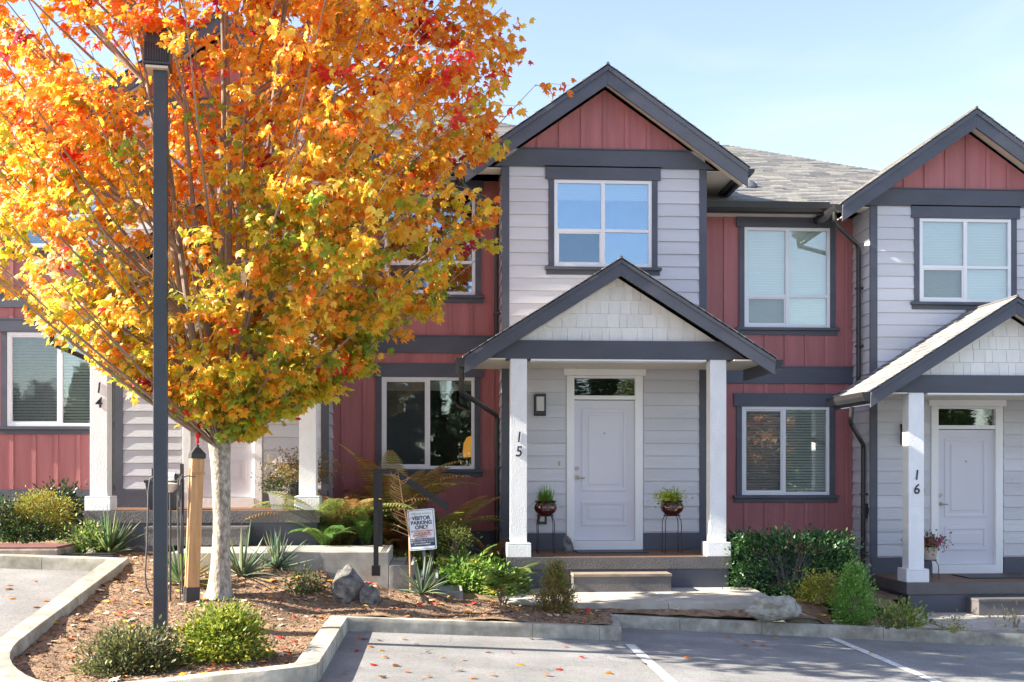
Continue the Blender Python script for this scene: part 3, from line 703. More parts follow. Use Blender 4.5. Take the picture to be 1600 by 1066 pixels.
# letterbox panel by the left post of 16
# ------------------------------------------------------------------ plants
def jit(c,s): return tuple(max(0,x*(1+random.uniform(-s,s))) for x in c)
def rdir(n): return norm(RNG.normal(size=(n,3)))
def bush(name,base_p,label,cat,size,n,leaf,pal,shape='dome',tmpl=OVAL,m='leaf',group=None,stems=7,seed=0,flat=0,up=.3,part='foliage'):
    """many small leaves through a crown volume on real stems"""
    rng=np.random.default_rng(seed+11); U=thing(name,base_p,label,cat,group)
    sx,sy,sz=size; b=MB()
    for k in range(stems):
        a=rng.uniform(0,6.28); r=rng.uniform(.2,.75)
        b.tube([(0.02*math.cos(a),.02*math.sin(a),-.03),(sx*.5*r*.5*math.cos(a),sy*.5*r*.5*math.sin(a),sz*.4),(sx*.5*r*math.cos(a),sy*.5*r*math.sin(a),sz*(.75 if shape!='cone' else .5))],[.012,.008,.003],5)
    if shape=='cone': b.tube([(0,0,-.03),(0,0,sz*.8)],[.02,.004],6)
    b.build('stem','branch',U)
    # clumps spread through the volume, leaves around each clump
    nc=max(14,n//45); C=rng.normal(size=(nc,3)); C=norm(C); rad=rng.uniform(.45,.93,nc)[:,None]; C=C*rad
    if shape=='dome': C[:,2]=np.abs(C[:,2])*1.0; P=C*np.array([sx/2,sy/2,sz*.92])
    elif shape=='ball': P=C*np.array([sx/2,sy/2,sz/2])+np.array([0,0,sz/2])
    elif shape=='box':
        C=rng.uniform(-1,1,(nc,3)); ax=rng.integers(0,3,nc); far=rng.random(nc)<.8
        for i in range(nc):
            if far[i]: C[i,ax[i]]=np.sign(C[i,ax[i]])*rng.uniform(.85,1.0)
        k=1-.10*(np.abs(C[:,0])**4)*(C[:,2]>0); C[:,2]*=k; P=C*np.array([sx/2,sy/2,sz/2])+np.array([0,0,sz/2])
    elif shape=='cone':
        h=rng.random(nc)**1.3; r=(1-h)**.75*(.35+.65*np.minimum(1,h*5))*rng.uniform(.7,1,nc); a=rng.uniform(0,6.28,nc)
        P=np.stack([sx/2*r*np.cos(a),sy/2*r*np.sin(a),sz*(h*.95+.03)],1)
    k=n//nc; PP=np.repeat(P,k,0); cs=leaf*1.9 if shape!='box' else leaf*1.6
    PP=PP+rng.normal(size=PP.shape)*cs*np.array([1,1,.7]); PP[:,2]=np.maximum(PP[:,2],.01)
    out=norm(PP-np.array([0,0,sz*.35])); tip=norm(out+rng.normal(size=PP.shape)*.55+np.array([0,0,up]))
    nr=norm(rng.normal(size=PP.shape)*.5+np.array([0,0,1])+out*.5)
    R=frames(tip,nr); sc=leaf*rng.uniform(.6,1.25,len(PP))
    V,F=cloud(*tmpl,PP,R,sc); pal=np.array(pal); 
    ci=rng.integers(0,len(pal),nc); ci=np.repeat(ci,k); mixr=rng.random(len(PP))<.4; ci[mixr]=rng.integers(0,len(pal),mixr.sum())
    col=pal[ci]*rng.uniform(.75,1.25,(len(PP),1)); col=np.repeat(col,len(tmpl[1]),0)
    npmesh(part,V,F,col,m,U,kind=None); return U
GREEN=[(.07,.14,.03),(.10,.19,.03),(.05,.10,.02)]
YEL=[(.35,.33,.05),(.28,.30,.04),(.42,.36,.06),(.16,.22,.04),(.36,.24,.06)]
DARK=[(.02,.045,.018),(.03,.06,.02),(.045,.08,.025)]
def sz(px,zc): return px*zc/FPX
# hedge and shrubs on the right
hp=Vector((4.84,15.72,-1.76))
bush('hedge',hp,'clipped dark green hedge below the right red wall','hedge',(1.62,.72,.84),17000,.052,[(.035,.085,.025),(.05,.12,.035),(.08,.17,.05),(.04,.10,.03)],'box',OVAL,'gloss_leaf',stems=16)
p=uv_at(1279,940,14.9); bush('shrub',p,'low yellow shrub in front of the right end of the dark hedge','shrub',(.66,.55,.46),2600,.035,[(.42,.40,.05),(.5,.42,.06),(.3,.32,.05),(.16,.2,.04)],'dome',seed=2)
p=hit(1334,975,zm); bush('conifer',p,'bright green pointed conifer beside the right porch','shrub',(.50,.46,.72),9000,.035,[(.18,.36,.07),(.24,.44,.09),(.12,.26,.05),(.28,.46,.12)],'cone',DIAM,'leaf',seed=3,up=.9)
p=hit(1405,979,zm); bush('low_plant',p,'small tufted green plant by the kerb before the right porch','plant',(.34,.30,.22),900,.06,[(.16,.24,.05),(.10,.17,.04),(.3,.33,.08)],'dome',DIAM,seed=4,up=.8)
p=hit(1386,979,zm); bush('low_plant',p,'tiny grey-green plant left of the tufted plant at the right kerb','plant',(.2,.2,.12),260,.04,[(.16,.2,.08),(.10,.14,.05)],'dome',DIAM,seed=5)
p=hit(1491,985,zm); bush('low_plant',p,'tiny yellow-green cushion plant at the right kerb','plant',(.2,.2,.07),240,.04,[(.36,.36,.08),(.24,.26,.07)],'dome',DIAM,seed=6)
p=hit(1587,986,zm); bush('dry_grass',p,'wispy dry straw tuft at the kerb by the frame edge','plant',(.12,.12,.16),120,.07,[(.45,.36,.2),(.36,.28,.14)],'dome',DIAM,seed=7,up=1.6)
p=hit(868,955,zm); bush('conifer',p,'small rusty green conifer in front of the middle porch step','shrub',(.42,.38,.56),6500,.030,[(.20,.22,.05),(.32,.21,.07),(.13,.18,.04),(.38,.24,.09)],'cone',DIAM,seed=8,up=.9)
# foreground shrubs
p=hit(348,1026,zm); bush('shrub',p,'rounded yellow-green shrub at the foot of the maple trunk','shrub',(.72,.64,.52),5200,.042,[(.20,.27,.035),(.32,.36,.04),(.12,.2,.03),(.42,.42,.06)],'dome',OVAL,'leaf',seed=9,up=.6)
p=hit(205,1046,zm); bush('shrub',p,'low grey-green shrub left of the lamp post','shrub',(.92,.7,.36),4300,.042,[(.10,.12,.05),(.15,.16,.07),(.20,.20,.06),(.07,.085,.04),(.26,.25,.10)],'dome',OVAL,'leaf',seed=10,up=.9)
p=hit(477,924,zm); bush('small_shrub',p,'little dark green shrub between yucca and grey boulder','shrub',(.36,.34,.24),800,.04,[(.06,.1,.03),(.1,.14,.04),(.12,.11,.04)],'dome',seed=12)
p=uv_at(64,838,15.2); bush('shrub',p,'golden yellow-green shrub below the left window','shrub',(.88,.7,.62),5200,.035,YEL,'ball',seed=13)
p=uv_at(90,838,16.0); bush('shrub',p,'dark green shrub behind the golden shrub','shrub',(.8,.6,.78),3000,.06,DARK,'dome',OVAL,'gloss_leaf',seed=14)
p=uv_at(40,845,14.9); bush('ground_plant',p,'dark leafy low plant in front of the golden shrub','plant',(.8,.35,.28),1500,.05,[(.05,.10,.03),(.08,.15,.04),(.03,.06,.02)],'dome',seed=15)
p=uv_at(0,832,15.0); bush('shrub',p,'dark shrub cut by the frame edge left of the golden shrub','shrub',(.42,.5,.52),1600,.05,[(.05,.10,.03),(.13,.18,.05),(.03,.06,.02)],'dome',seed=16)
p=uv_at(135,858,14.9); bush('ground_plant',p,'pale green bushy plant left of the striped yucca','plant',(.5,.35,.30),1100,.06,[(.2,.3,.06),(.12,.22,.05),(.3,.36,.1)],'dome',seed=17)
p=uv_at(706,868,15.6); bush('shrub',p,'rounded olive shrub behind the parking sign','shrub',(.55,.5,.40),2400,.035,[(.16,.19,.05),(.24,.25,.07),(.10,.13,.03)],'ball',seed=18)
p=uv_at(735,912,15.0); p.z=-1.6; bush('ground_plant',p,'bright green fern-like ground plants beside the low path','plant',(1.05,.55,.42),5200,.062,[(.20,.38,.06),(.30,.46,.08),(.38,.48,.12),(.12,.24,.05)],'dome',OVAL,seed=19,up=.6)
p=uv_at(655,905,15.5); p.z=-1.6; bush('ground_plant',p,'dark green low plants behind the parking sign post','plant',(.8,.6,.62),4200,.065,[(.09,.17,.04),(.16,.25,.05),(.34,.36,.08)],'dome',OVAL,seed=20)

def fern(base_p,label,nf,L,pal,seed,spread=1.0,up=1.0,group='sword ferns along the walkway',dirs=None):
    rng=random.Random(seed); U=thing('fern',base_p,label,'fern',group)
    for k in range(nf):
        a=dirs[k%len(dirs)]+rng.uniform(-.35,.35) if dirs else 6.283*k/nf+rng.uniform(-.3,.3)
        l=L*rng.uniform(.7,1.1); rise=up*rng.uniform(.6,1.1); b=MB(); pts=[]
        e=math.radians(min(86,48+26*up*rng.uniform(.7,1.15))); bend=math.radians(rng.uniform(60,105)); r=0;z=0
        for i in range(15):
            pts.append(Vector((r*math.cos(a),r*math.sin(a),z))); ee=e-bend*(i/14)**1.3; r+=l*1.15/14*math.cos(ee)*spread; z+=l*1.15/14*math.sin(ee)
        c0=rng.choice(pal)
        b.tube(pts,[.005*(1-.8*i/14) for i in range(15)],3,jit(c0,.1))
        side=Vector((-math.sin(a),math.cos(a),0))
        for i in range(1,38):
            t=i/38; f=t*14; j=int(f); q=pts[j].lerp(pts[min(j+1,14)],f-j); d=(pts[min(j+1,14)]-pts[j]).normalized()
            w=l*.17*math.sin(math.pi*min(1,t*.86+.12))**.8+.004
            c=jit(c0,.25)
            for s in (-1,1):
                tip=q+side*s*w+d*w*.35+Vector((0,0,-w*.25+rng.uniform(-.008,.008))); hw=l*.011
                up_=Vector((0,0,.004))
                b.add([q-d*hw,q+side*s*w*.5-d*hw*.3+up_,tip,q+side*s*w*.5+d*hw*1.9+up_,q+d*hw],[(0,1,4),(1,3,4),(1,2,3)],c)
        b.build('frond','leaf',U,col=True)
    return U
FB=[(.40,.28,.09),(.50,.36,.12),(.30,.27,.08),(.32,.17,.06)]; FG=[(.10,.20,.05),(.15,.27,.06),(.22,.32,.08)]; FO=[(.26,.28,.07),(.38,.36,.10),(.18,.22,.06)]
fern(Vector((-1.35,15.9,-1.15)),'large golden brown fern arching beside the left porch post',26,1.30,FB+FO,1,1.1,.8)
fern(Vector((-.62,16.6,-1.15)),'tall brown fern rising in front of the lower window',26,1.55,FB,2,.9,1.25)
fern(Vector((-.05,16.3,-1.35)),'brown-green fern behind the stair handrail',22,1.2,FB+FO,3,1.0,1.0)
fern(Vector((-1.5,15.35,-1.02)),'bright green fern lying low behind the walkway',14,.62,FG,4,1.0,.55)
fern(Vector((-.98,15.6,-1.0)),'fresh green fern with upright fronds at the walkway edge',13,.62,FG,5,.8,1.0)
fern(Vector((.75,16.4,-1.55)),'curled rusty brown fern under the middle red wall',10,.68,FB,6,.7,1.5)
fern(Vector((.95,15.3,-1.62)),'light green fern hanging over the low path',14,.62,FG,7,.9,.9)
fern(Vector((.30,15.4,-1.6)),'yellow-green fern between sign and middle porch',14,.70,FG+FO,8,.9,1.0)
fern(Vector((-.35,15.9,-1.3)),'rust-tinted fern at the foot of the handrail posts',12,.75,[(.2,.08,.03),(.28,.12,.05),(.1,.12,.04)],9,.8,1.0)

def yucca(base_p,label,n,L,pal,seed,w=.03,group='sword-leaved yuccas in the mulch bed',low=.15):
    rng=random.Random(seed); U=thing('yucca',base_p,label,'yucca',group)
    for k in range(n):
        a=rng.uniform(0,6.283); el=rng.uniform(low,1.45); l=L*rng.uniform(.65,1.1); b=MB(); V=[]; c=jit(rng.choice(pal),.2)
        d=Vector((math.cos(a)*math.cos(el),math.sin(a)*math.cos(el),math.sin(el))); side=Vector((-math.sin(a),math.cos(a),0)); droop=rng.uniform(.0,.35)
        for i in range(6):
            t=i/5; q=d*l*t+Vector((0,0,-droop*l*t*t*math.cos(el))); ww=w*(1-t)**.6*(.6+.9*min(1,t*3)) if t<1 else .001
            nrm=side.cross(d)*ww*.35
            V+= [q+side*ww/2+nrm,q,q-side*ww/2+nrm]
        F=[]
        for i in range(5):
            F+=[(3*i,3*i+1,3*i+4,3*i+3),(3*i+1,3*i+2,3*i+5,3*i+4)]
        b.add(V,F,c); b.build('leaf','leaf',U,col=True)
    return U
YG=[(.14,.19,.13),(.19,.25,.16),(.10,.15,.10),(.26,.30,.16)]; YL=[(.24,.30,.07),(.34,.38,.10),(.16,.22,.07)]
yucca(hit(432,888,zm),'grey-green yucca right of the maple trunk',58,.50,YG,1)
yucca(uv_at(172,866,14.8),'striped grey-green yucca before the left porch',54,.62,YG+YL[:1],2,.035)
yucca(hit(660,928,zm),'yucca spreading around the parking sign post',46,.52,YG,3,.028)
yucca(hit(378,900,zm),'yucca directly behind the maple trunk',44,.62,YG,4,.035)
yucca(hit(283,912,zm),'yellow-edged yucca behind the lamp post and cedar post',60,.60,YL+YG,5,.035)

# leggy rhododendron by the path
def sprig_plant(base_p,label,name='rhododendron'):
    U=thing(name,base_p,label,'shrub'); rng=np.random.default_rng(5); b=MB(); tips=[]
    for k in range(12):
        a=rng.uniform(0,6.28); r=rng.uniform(.1,.34); z=rng.uniform(.2,.52); b.tube([(0,0,-.03),(r*.3*math.cos(a),r*.3*math.sin(a),z*.5),(r*math.cos(a),r*math.sin(a),z)],[.010,.007,.004],5); tips.append((r*math.cos(a),r*math.sin(a),z))
    b.build('stem','branch',U)
    P=np.repeat(np.array(tips),36,0)+rng.normal(size=(12*36,3))*.042; a=rng.uniform(0,6.28,len(P)); tip=np.stack([np.cos(a),np.sin(a),rng.uniform(-.3,.7,len(P))],1)
    V,F=cloud(*OVAL,P,frames(norm(tip),np.tile([0,0,1.],(len(P),1))+rng.normal(size=P.shape)*.1),rng.uniform(.08,.14,len(P)))
    pal=np.array([(.14,.26,.05),(.22,.34,.07),(.30,.38,.08),(.5,.35,.05)]); col=np.repeat(pal[rng.choice(4,len(P),p=[.35,.33,.25,.07])],len(OVAL[1]),0)
    npmesh('foliage',V,F,col,'leaf',U)
q=hit(775,932,lambda x,y:-1.62); sprig_plant(Vector((.78,14.08,-1.66)),'leggy bright green shrub standing before the left end of the middle porch')

# dead bare sapling
U=thing('bare_sapling',Vector((-.33,14.0-.12,-1.45)),'bare tan dead sapling behind the parking sign','sapling'); rng=random.Random(4)
b=MB(); b.tube([(0,0,-.05),(-.02,0,.7),(-.10,0,1.1),(-.16,.02,1.48)],[.013,.010,.007,.002],6)
for k in range(26):
    t=.42+.55*k/26; z=t*1.45; x=-.02-.14*max(0,(t-.45)/.55); a=rng.choice((0,3.14))+rng.uniform(-.7,.7); l=.27*(1.15-t)*rng.uniform(.7,1.2)+.05
    p0=Vector((x,0,z)); p1=p0+Vector((math.cos(a)*l*.6,math.sin(a)*l*.6,l*.25)); p2=p0+Vector((math.cos(a)*l,math.sin(a)*l,l*rng.uniform(.3,.75))); b.tube([p0,p1,p2],[.005,.004,.0015],4)
    for j in range(3):
        q=p1.lerp(p2,j/3); b.tube([q,q+Vector((rng.uniform(-.05,.05),rng.uniform(-.04,.04),rng.uniform(.0,.06)))],[.003,.001],3)
b.build('stem','cedar',U)

# ------------------------------------------------------------------ rocks
def rock(base_p,label,size,m,seed,rz=0,cuts=9):
    bm=bmesh.new(); bmesh.ops.create_icosphere(bm,subdivisions=4,radius=1); rng=random.Random(seed)
    for v in bm.verts:
        d=v.co.normalized(); r=1+.35*noise.noise(d*1.3+Vector((seed,0,0)))+(.34*abs(noise.noise(d*2.6+Vector((0,seed,0))))-.1+.10*abs(noise.noise(d*7))) *(1 if cuts>5 else .4)
        v.co=d*r
    for k in range(cuts):
        n=Vector((rng.uniform(-1,1),rng.uniform(-1,1),rng.uniform(-.2,1))).normalized(); h=rng.uniform(.62,.85)
        for v in bm.verts:
            e=v.co.dot(n)-h
            if e>0: v.co-=n*e*.92
    for v in bm.verts: v.co=Vector((v.co.x*size[0]/2,v.co.y*size[1]/2,v.co.z*size[2]*.62+size[2]*.30))+Vector((1,1,1))*.008*noise.noise(v.co*14)
    me=bpy.data.meshes.new('boulder'); bm.to_mesh(me); bm.free(); me.materials.append(MATS[m])
    o=bpy.data.objects.new('boulder',me); link(o); o.location=base_p; o.rotation_euler=(0,0,rz); tag(o,label,'rock'); return o
p=hit(545,932,zm); rock(p,'jagged blue-grey boulder at the foot of the concrete walkway',(.46,.36,.40),'rock_blue',3,.3,6)
p=hit(575,940,zm); rock(p,'smaller dark slate boulder leaning on the jagged one',(.30,.22,.24),'rock_blue',8,.9)
p=hit(1210,966,zm); p.z+=.05; rock(p,'flat pale lichen-covered boulder at the right kerb',(.64,.36,.24),'rock_pale',5,.0,2)
rock(Vector((X15-.60,Y15-.42,Z15)),'dark round stone on the porch by the middle front door',(.17,.15,.24),'rock_blue',6,.0,3)

# ------------------------------------------------------------------ lamp post, cedar post, sign, railing
p=hit(251,984,zm); LP=p.copy(); U=thing('lamp_post',p,'tall square dark grey lamp post with a boxy lamp head','lamp post',rz=math.radians(8))
h=5.82
MB().box(-.066,.066,-.066,.066,-.2,h-.1).build('pole','pole',U,bevel=.008)
MB().box(-.07,-.062,-.02,.02,1.0-.25,1.35-.25).build('hand_hole_cover','rubber',U)
hd=MB(); hd.prism([(-.155,h-.33),(.10,h-.33),(.10,h+.02),(.02,h+.02),(-.135,h+.0)],-.15,.15)
H=hd.build('lamp_head','pole',U,bevel=.008)
MB().tube([(-.06,0,1.50),(-.10,0,1.47),(-.115,0,1.36),(-.12,.0,1.1),(-.13,0,.8),(-.145,0,.55),(-.135,0,.42),(-.10,0,.34),(-.06,0,.33)],.008,6).build('cable','hose',U,smooth=True)
for k in range(9):
    MB().box(-.135+.024*k,-.127+.024*k,-.166,-.151,h-.30,h-.14).build('vent_fin','pole',H)
MB().box(-.14,.085,-.158,-.151,h-.305,h-.135).build('vent_recess','black',H)
MB().box(-.13,.08,-.13,.13,h-.365,h-.341).build('lens','frosted',H)
MB().box(.04,.11,-.06,.06,h+.021,h+.06).build('cap','pole',H)
p=hit(299,941,zm); U=thing('cedar_post',p,'leaning cedar post with black cap and red glass ornament','post'); 
U.rotation_euler=(0,math.radians(2.2),math.radians(25)); H_=1.62
MB().box(-.066,.066,-.066,.066,.16,H_-.06).build('shaft','cedar',U,bevel=.006)
MB().box(-.072,.072,-.072,.072,-.2,.16).build('base_sleeve','rubber',U)
b=MB(); b.box(-.078,.078,-.078,.078,H_-.06,H_-.01)
w=H_-.01; b.add([(-.078,-.078,w),(.078,-.078,w),(.078,.078,w),(-.078,.078,w),(-.022,-.022,w+.07),(.022,-.022,w+.07),(.022,.022,w+.07),(-.022,.022,w+.07)],BF); b.lathe([(.018,w+.07),(.018,w+.10)],10); b.build('cap','rubber',U)
MB().lathe([(.004,w+.10),(.02,w+.13),(.012,w+.16),(.030,w+.20),(.034,w+.23),(.018,w+.26),(.026,w+.29),(.012,w+.32),(.004,w+.36)],12).build('ornament','red_plastic',U,smooth=True)
b=MB(); b.tube([(-.07,-.075,H_-.22),(.07,-.075,H_-.22)],.010,6); b.tube([(.075,-.07,H_-.22),(.075,.07,H_-.22)],.010,6); b.box(-.075,.075,-.071,-.066,H_-.155,H_-.148); b.build('tie','cedar',U)
# charger-style cable hanging between the posts
cp=p.copy()
U=thing('hose',cp,'black hose looped over a holder between lamp post and cedar post','hose')
def hang(x0,y0,z0,x1,y1,z1,sag,n=16):
    return [Vector((x0+(x1-x0)*t,y0+(y1-y0)*t,z0+(z1-z0)*t-sag*math.sin(math.pi*t)**.8)) for t in [i/n for i in range(n+1)]]
b=MB()
b.tube(hang(-.08,-.02,1.33,-.10,-.04,1.30,1.22),.009,6)
b.tube(hang(-.09,-.06,1.20,-.14,-.02,1.25,.70),.007,6)
b.tube([(-.07,-.1,1.38),(-.12,-.1,1.33),(-.13,-.08,1.0),(-.12,-.06,.5),(-.10,-.08,.02)],.008,6)
b.tube([(.06,-.08,1.36),(-.02,-.1,1.37),(-.10,-.08,1.34),(-.12,-.06,1.1)],.008,6)
b.build('cable','hose',U,smooth=True)
MB().box(-.115,-.085,-.03,.03,.95,1.50).build('holder','rubber',U)
U=thing('floodlight',Vector((cp.x-.20,cp.y-.02,cp.z+1.36)),'white cylindrical floodlight between lamp post and cedar post','light')
MB().tube([(-.10,0,0),(.03,0,0)],[.052,.046],18).build('shade','white',U,smooth=True); MB().tube([(.03,0,0),(.09,0,0)],[.036,.03],14).build('socket','rubber',U,smooth=True)
b=MB(); b.lathe([(.03,-.17),(.10,-.09),(.11,-.075),(.02,-.06)],16,-.02,0); U2=thing('bracket_dish',Vector((cp.x-.20,cp.y-.02,cp.z+1.36)),'small grey dish bracket beneath the white floodlight','bracket'); b.build('dish','frosted',U2,smooth=True)
MB().tube([(-.02,0,-.17),(-.02,0,-1.4)],.012,8).build('stake','rubber',U2)

# sign
U=thing('parking_sign',hit(667,926,zm),'white visitor parking only sign leaning on a dark stake','sign')
U.rotation_euler=(math.radians(-3),math.radians(-4.5),math.radians(-6))
MB().box(-.018,.018,-.006,.016,-.2,.95).build('stake','pole',U)
SB=MB(); W2,H2,zb=.165,.245,.44+.07
def rrect(w,h,r,cx,cz):
    return [(cx+sx*(w-r)+r*math.cos(math.radians(a)),cz+sy*(h-r)+r*math.sin(math.radians(a))) for sx,sy,a0 in ((1,1,0),(-1,1,90),(-1,-1,180),(1,-1,270)) for a in (a0,a0+30,a0+60,a0+90)]
cz=zb+H2; plate=MB().prism(rrect(W2,H2,.02,-.005,cz),-.012,-.0065).build('plate','sign_white',U)
b=MB()
for (x0,x1,z0,z1) in ((-.155,.145,cz+.229,cz+.234),(-.155,.145,cz-.234,cz-.229),(-.155,-.150,cz-.229,cz+.229),(.140,.145,cz-.229,cz+.229)): b.box(x0,x1,-.0135,-.0125,z0,z1)
b.build('border','sign_navy',plate)
MB().box(-.150,.140,-.0140,-.0125,cz-.200,cz-.105).build('panel','sign_navy',plate)
def text(s,x,z,size,m,parent,y=-.0142,sx=1.0,bold=.0):
    c=bpy.data.curves.new('lettering','FONT'); c.body=s; c.size=size; c.align_x='CENTER'; c.extrude=.0004; c.offset=bold; c.materials.append(MATS[m])
    o=bpy.data.objects.new('lettering',c); link(o,parent); o.location=(x,y,z); o.rotation_euler=(math.pi/2,0,0); o.scale=(sx,1,1); tomesh(o)
for s,z,hh,m,sx,bd in (('TREASURE WOODS',.180,.030,'sign_green',.92,.0),('VISITOR',.118,.062,'sign_navy',.98,.0022),('PARKING',.063,.062,'sign_navy',.98,.0022),('ONLY',.008,.062,'sign_navy',.98,.0022),
   ('NO OVERNIGHT PARKING',-.025,.026,'sign_red',.86,.0004),('9:00 PM TO 9:00 AM',-.050,.026,'sign_red',.86,.0004),('UNLESS AUTHORIZED',-.074,.026,'sign_red',.86,.0004),('BY STRATA',-.098,.026,'sign_red',.86,.0004)):
    text(s,-.005,cz+z,hh,m,plate,sx=sx,bold=bd)
for s,z in (('UNAUTHORIZED VEHICLES WILL',-.128),('BE TOWED AND/OR TICKETED',-.155),('AT OWNERS EXPENSE',-.184)): text(s,-.005,cz+z,.025,'sign_white',plate,y=-.0155,sx=.78)
# handrails each side of the steps
for (yy,lab) in ((13.96,'black metal handrail on the near side of the steps'),(15.0,'black metal handrail on the far side of the steps')):
    U=thing('handrail',Vector((-.75,yy,-1.2)),lab,'handrail','handrails beside the concrete steps'); z0=1.2
    MB().box(-.029,.029,-.026,.026,-.05 if yy<14.5 else .2,z0-.03).build('post','black',U); MB().box(.645,.693,-.024,.024,-.35,z0-.46).build('post','black',U)
    b=MB(); b.prism([(-.03,z0-.03),(.17,z0-.03),(.86,z0-.48),(.86,z0-.415),(.18,z0+.028),(-.03,z0+.028)],-.03,.03); b.build('rail','black',U,bevel=.003)
    MB().box(-.05,.05,-.045,.025,-.06 if yy<14.5 else .2,.06 if yy<14.5 else .23).build('bracket','black',U)
# utility vault and valve boxes
p=uv_at(30,862,14.55); U=thing('utility_vault',Vector((-5.15,14.72,-1.06)),'low concrete utility vault with a rusty red lid','utility box')
MB().add([(-.85,-.38,-.1),(.55,-.38,-.1),(.55,.4,-.1),(-.85,.4,-.1),(-.83,-.36,.11),(.53,-.36,.11),(.53,.38,.11),(-.83,.38,.11)],BF).build('body','vault',U,bevel=.02)
MB().box(-.80,.50,-.33,.35,.111,.135).build('lid','rust_lid',U,bevel=.006)
for (u,w,lab) in ((110,.36,'flat black valve box beside the vault'),(160,.40,'flat black valve box nearest the kerb corner')):
    q=uv_at(u,866,14.35); U=thing('valve_box',Vector((q.x,14.55,-1.07)),lab,'valve box','black valve boxes behind the left kerb')
    MB().box(-w/2,w/2,-.15,.15,-.08,.035).build('body','rubber',U,bevel=.01); MB().box(-w/2+.03,w/2-.03,-.12,.12,.036,.05).build('lid','black',U,bevel=.004)
rock(Vector((-4.35,14.75,-1.05)),'small cream stone on the soil behind a valve box',(.12,.1,.09),'rock_pale',9)

# ------------------------------------------------------------------ porch things
def grass_plant(U,z,n,L,pal,seed,part='foliage',spread=1.0,w=.012):
    rng=random.Random(seed); b=MB()
    for k in range(n):
        a=rng.uniform(0,6.28); el=rng.uniform(.3,1.5); l=L*rng.uniform(.6,1.1); d=Vector((math.cos(a)*math.cos(el)*spread,math.sin(a)*math.cos(el)*spread,math.sin(el))); s=Vector((-math.sin(a),math.cos(a),0)); o=Vector((rng.uniform(-.08,.08),rng.uniform(-.08,.08),z)); V=[]
        for i in range(5):
            t=i/4; q=o+d*l*t+Vector((0,0,-.45*l*t*t*math.cos(el)*1.4)); ww=w*(1-t*.9); V+=[q+s*ww/2,q-s*ww/2]
        b.add(V,[(2*i,2*i+1,2*i+3,2*i+2) for i in range(4)],jit(rng.choice(pal),.25))
    b.build(part,'leaf',U,col=True)
def stand(loc,label,h,r,group=None,curl=True):
    U=thing('plant_stand',loc,label,'plant stand',group); b=MB()
    b.tube([(r*math.cos(t),r*math.sin(t),h) for t in [i*math.pi/8 for i in range(17)]],.006,6); b.build('ring','black',U)
    for k in range(4):
        a=math.pi/4+k*math.pi/2; ca,sa=math.cos(a),math.sin(a)
        pts=[(r*ca,r*sa,h+.03),(r*1.0*ca,r*1.0*sa,h-.01),(r*1.28*ca,r*1.28*sa,h-.06),(r*1.36*ca,r*1.36*sa,h-.14),(r*1.32*ca,r*1.32*sa,h*.5),(r*1.38*ca,r*1.38*sa,.0)]
        MB().tube(pts,.006,6).build('leg','black',U)
    return U
def pot(loc,label,prof,m,name='glazed_pot',group=None,n=28):
    U=thing(name,loc,label,'plant pot',group); MB().lathe(prof,n).build('pot',m,U,smooth=True); zt=prof[-1][1]; r=max(q[0] for q in prof)*.8
    MB().lathe([(r*.6,zt-.03),(r,zt-.018),(.01,zt-.012)],16).build('soil','soil',U); return U
BP=[(.085,0),(.10,.01),(.15,.055),(.168,.105),(.155,.15),(.135,.172),(.155,.19),(.165,.205),(.15,.208),(.135,.19),(.13,.17)]
PG='burgundy pots flanking the middle front door'
for (lx,ly,kind) in ((-.94,-.72,0),(.855,-.72,1)):
    L0=Vector((X15+lx,Y15+ly,Z15)); sd='left' if kind==0 else 'right'
    stand(L0,f'black wire plant stand under the {"grassy" if kind==0 else "ferny"} burgundy pot',.53,.12,'wire stands by the middle front door')
    U=pot(L0+Vector((0,0,.538)),'burgundy pot with upright green grass, near the lantern' if kind==0 else 'burgundy pot with yellow-green trailing fern',BP,'burgundy',group=PG)
    if kind==0: grass_plant(U,.17,330,.30,[(.14,.32,.03),(.2,.4,.05),(.1,.24,.03)],1)
    else:
        grass_plant(U,.17,200,.30,[(.3,.42,.05),(.2,.34,.05)],2,spread=1.15,w=.014)
        rng=np.random.default_rng(3); P=rng.normal(size=(420,3))*np.array([.10,.09,.045])+np.array([-.04,0,.25]); V,F=cloud(*OVAL,P,frames(rdir(420),rdir(420)),rng.uniform(.03,.055,420)); pl=np.array([(.5,.55,.06),(.36,.46,.05),(.6,.6,.12)]); npmesh('foliage',V,F,np.repeat(pl[rng.integers(0,3,420)],6,0),'leaf',U)
MB_=MB().box(-.5,.5,-.27,.27,0,.016); o=MB_.build('doormat','rubber'); o.location=(X15+.02,Y15-.50,Z15+.001); tag(o,'dark rubber doormat at the middle front door','doormat')
o=MB().box(-.5,.5,-.30,.30,0,.016).build('doormat','rubber'); o.location=(8.11+.12,17.247-.62,-1.573+.001); tag(o,'dark doormat at the right front door','doormat')
L0=Vector((7.13,17.247-.85,-1.573)); stand(L0,'thin wire plant stand under the beige pot on the right porch',.27,.12)
U=pot(L0+Vector((0,0,.278)),'beige pot of pink flowers by the right porch post',[(.09,0),(.115,.03),(.14,.14),(.15,.145),(.155,.185),(.14,.187),(.13,.15)],'beige_pot','flower_pot')
rng=np.random.default_rng(8); P=rng.normal(size=(900,3))*np.array([.12,.11,.055])+np.array([0,0,.26]); V,F=cloud(*OVAL,P,frames(rdir(900),rdir(900)),rng.uniform(.03,.05,900))
pl=np.array([(.12,.12,.03),(.2,.10,.04),(.24,.22,.06),(.08,.1,.03),(.30,.10,.05)]); npmesh('foliage',V,F,np.repeat(pl[rng.integers(0,5,900)],6,0),'leaf',U)
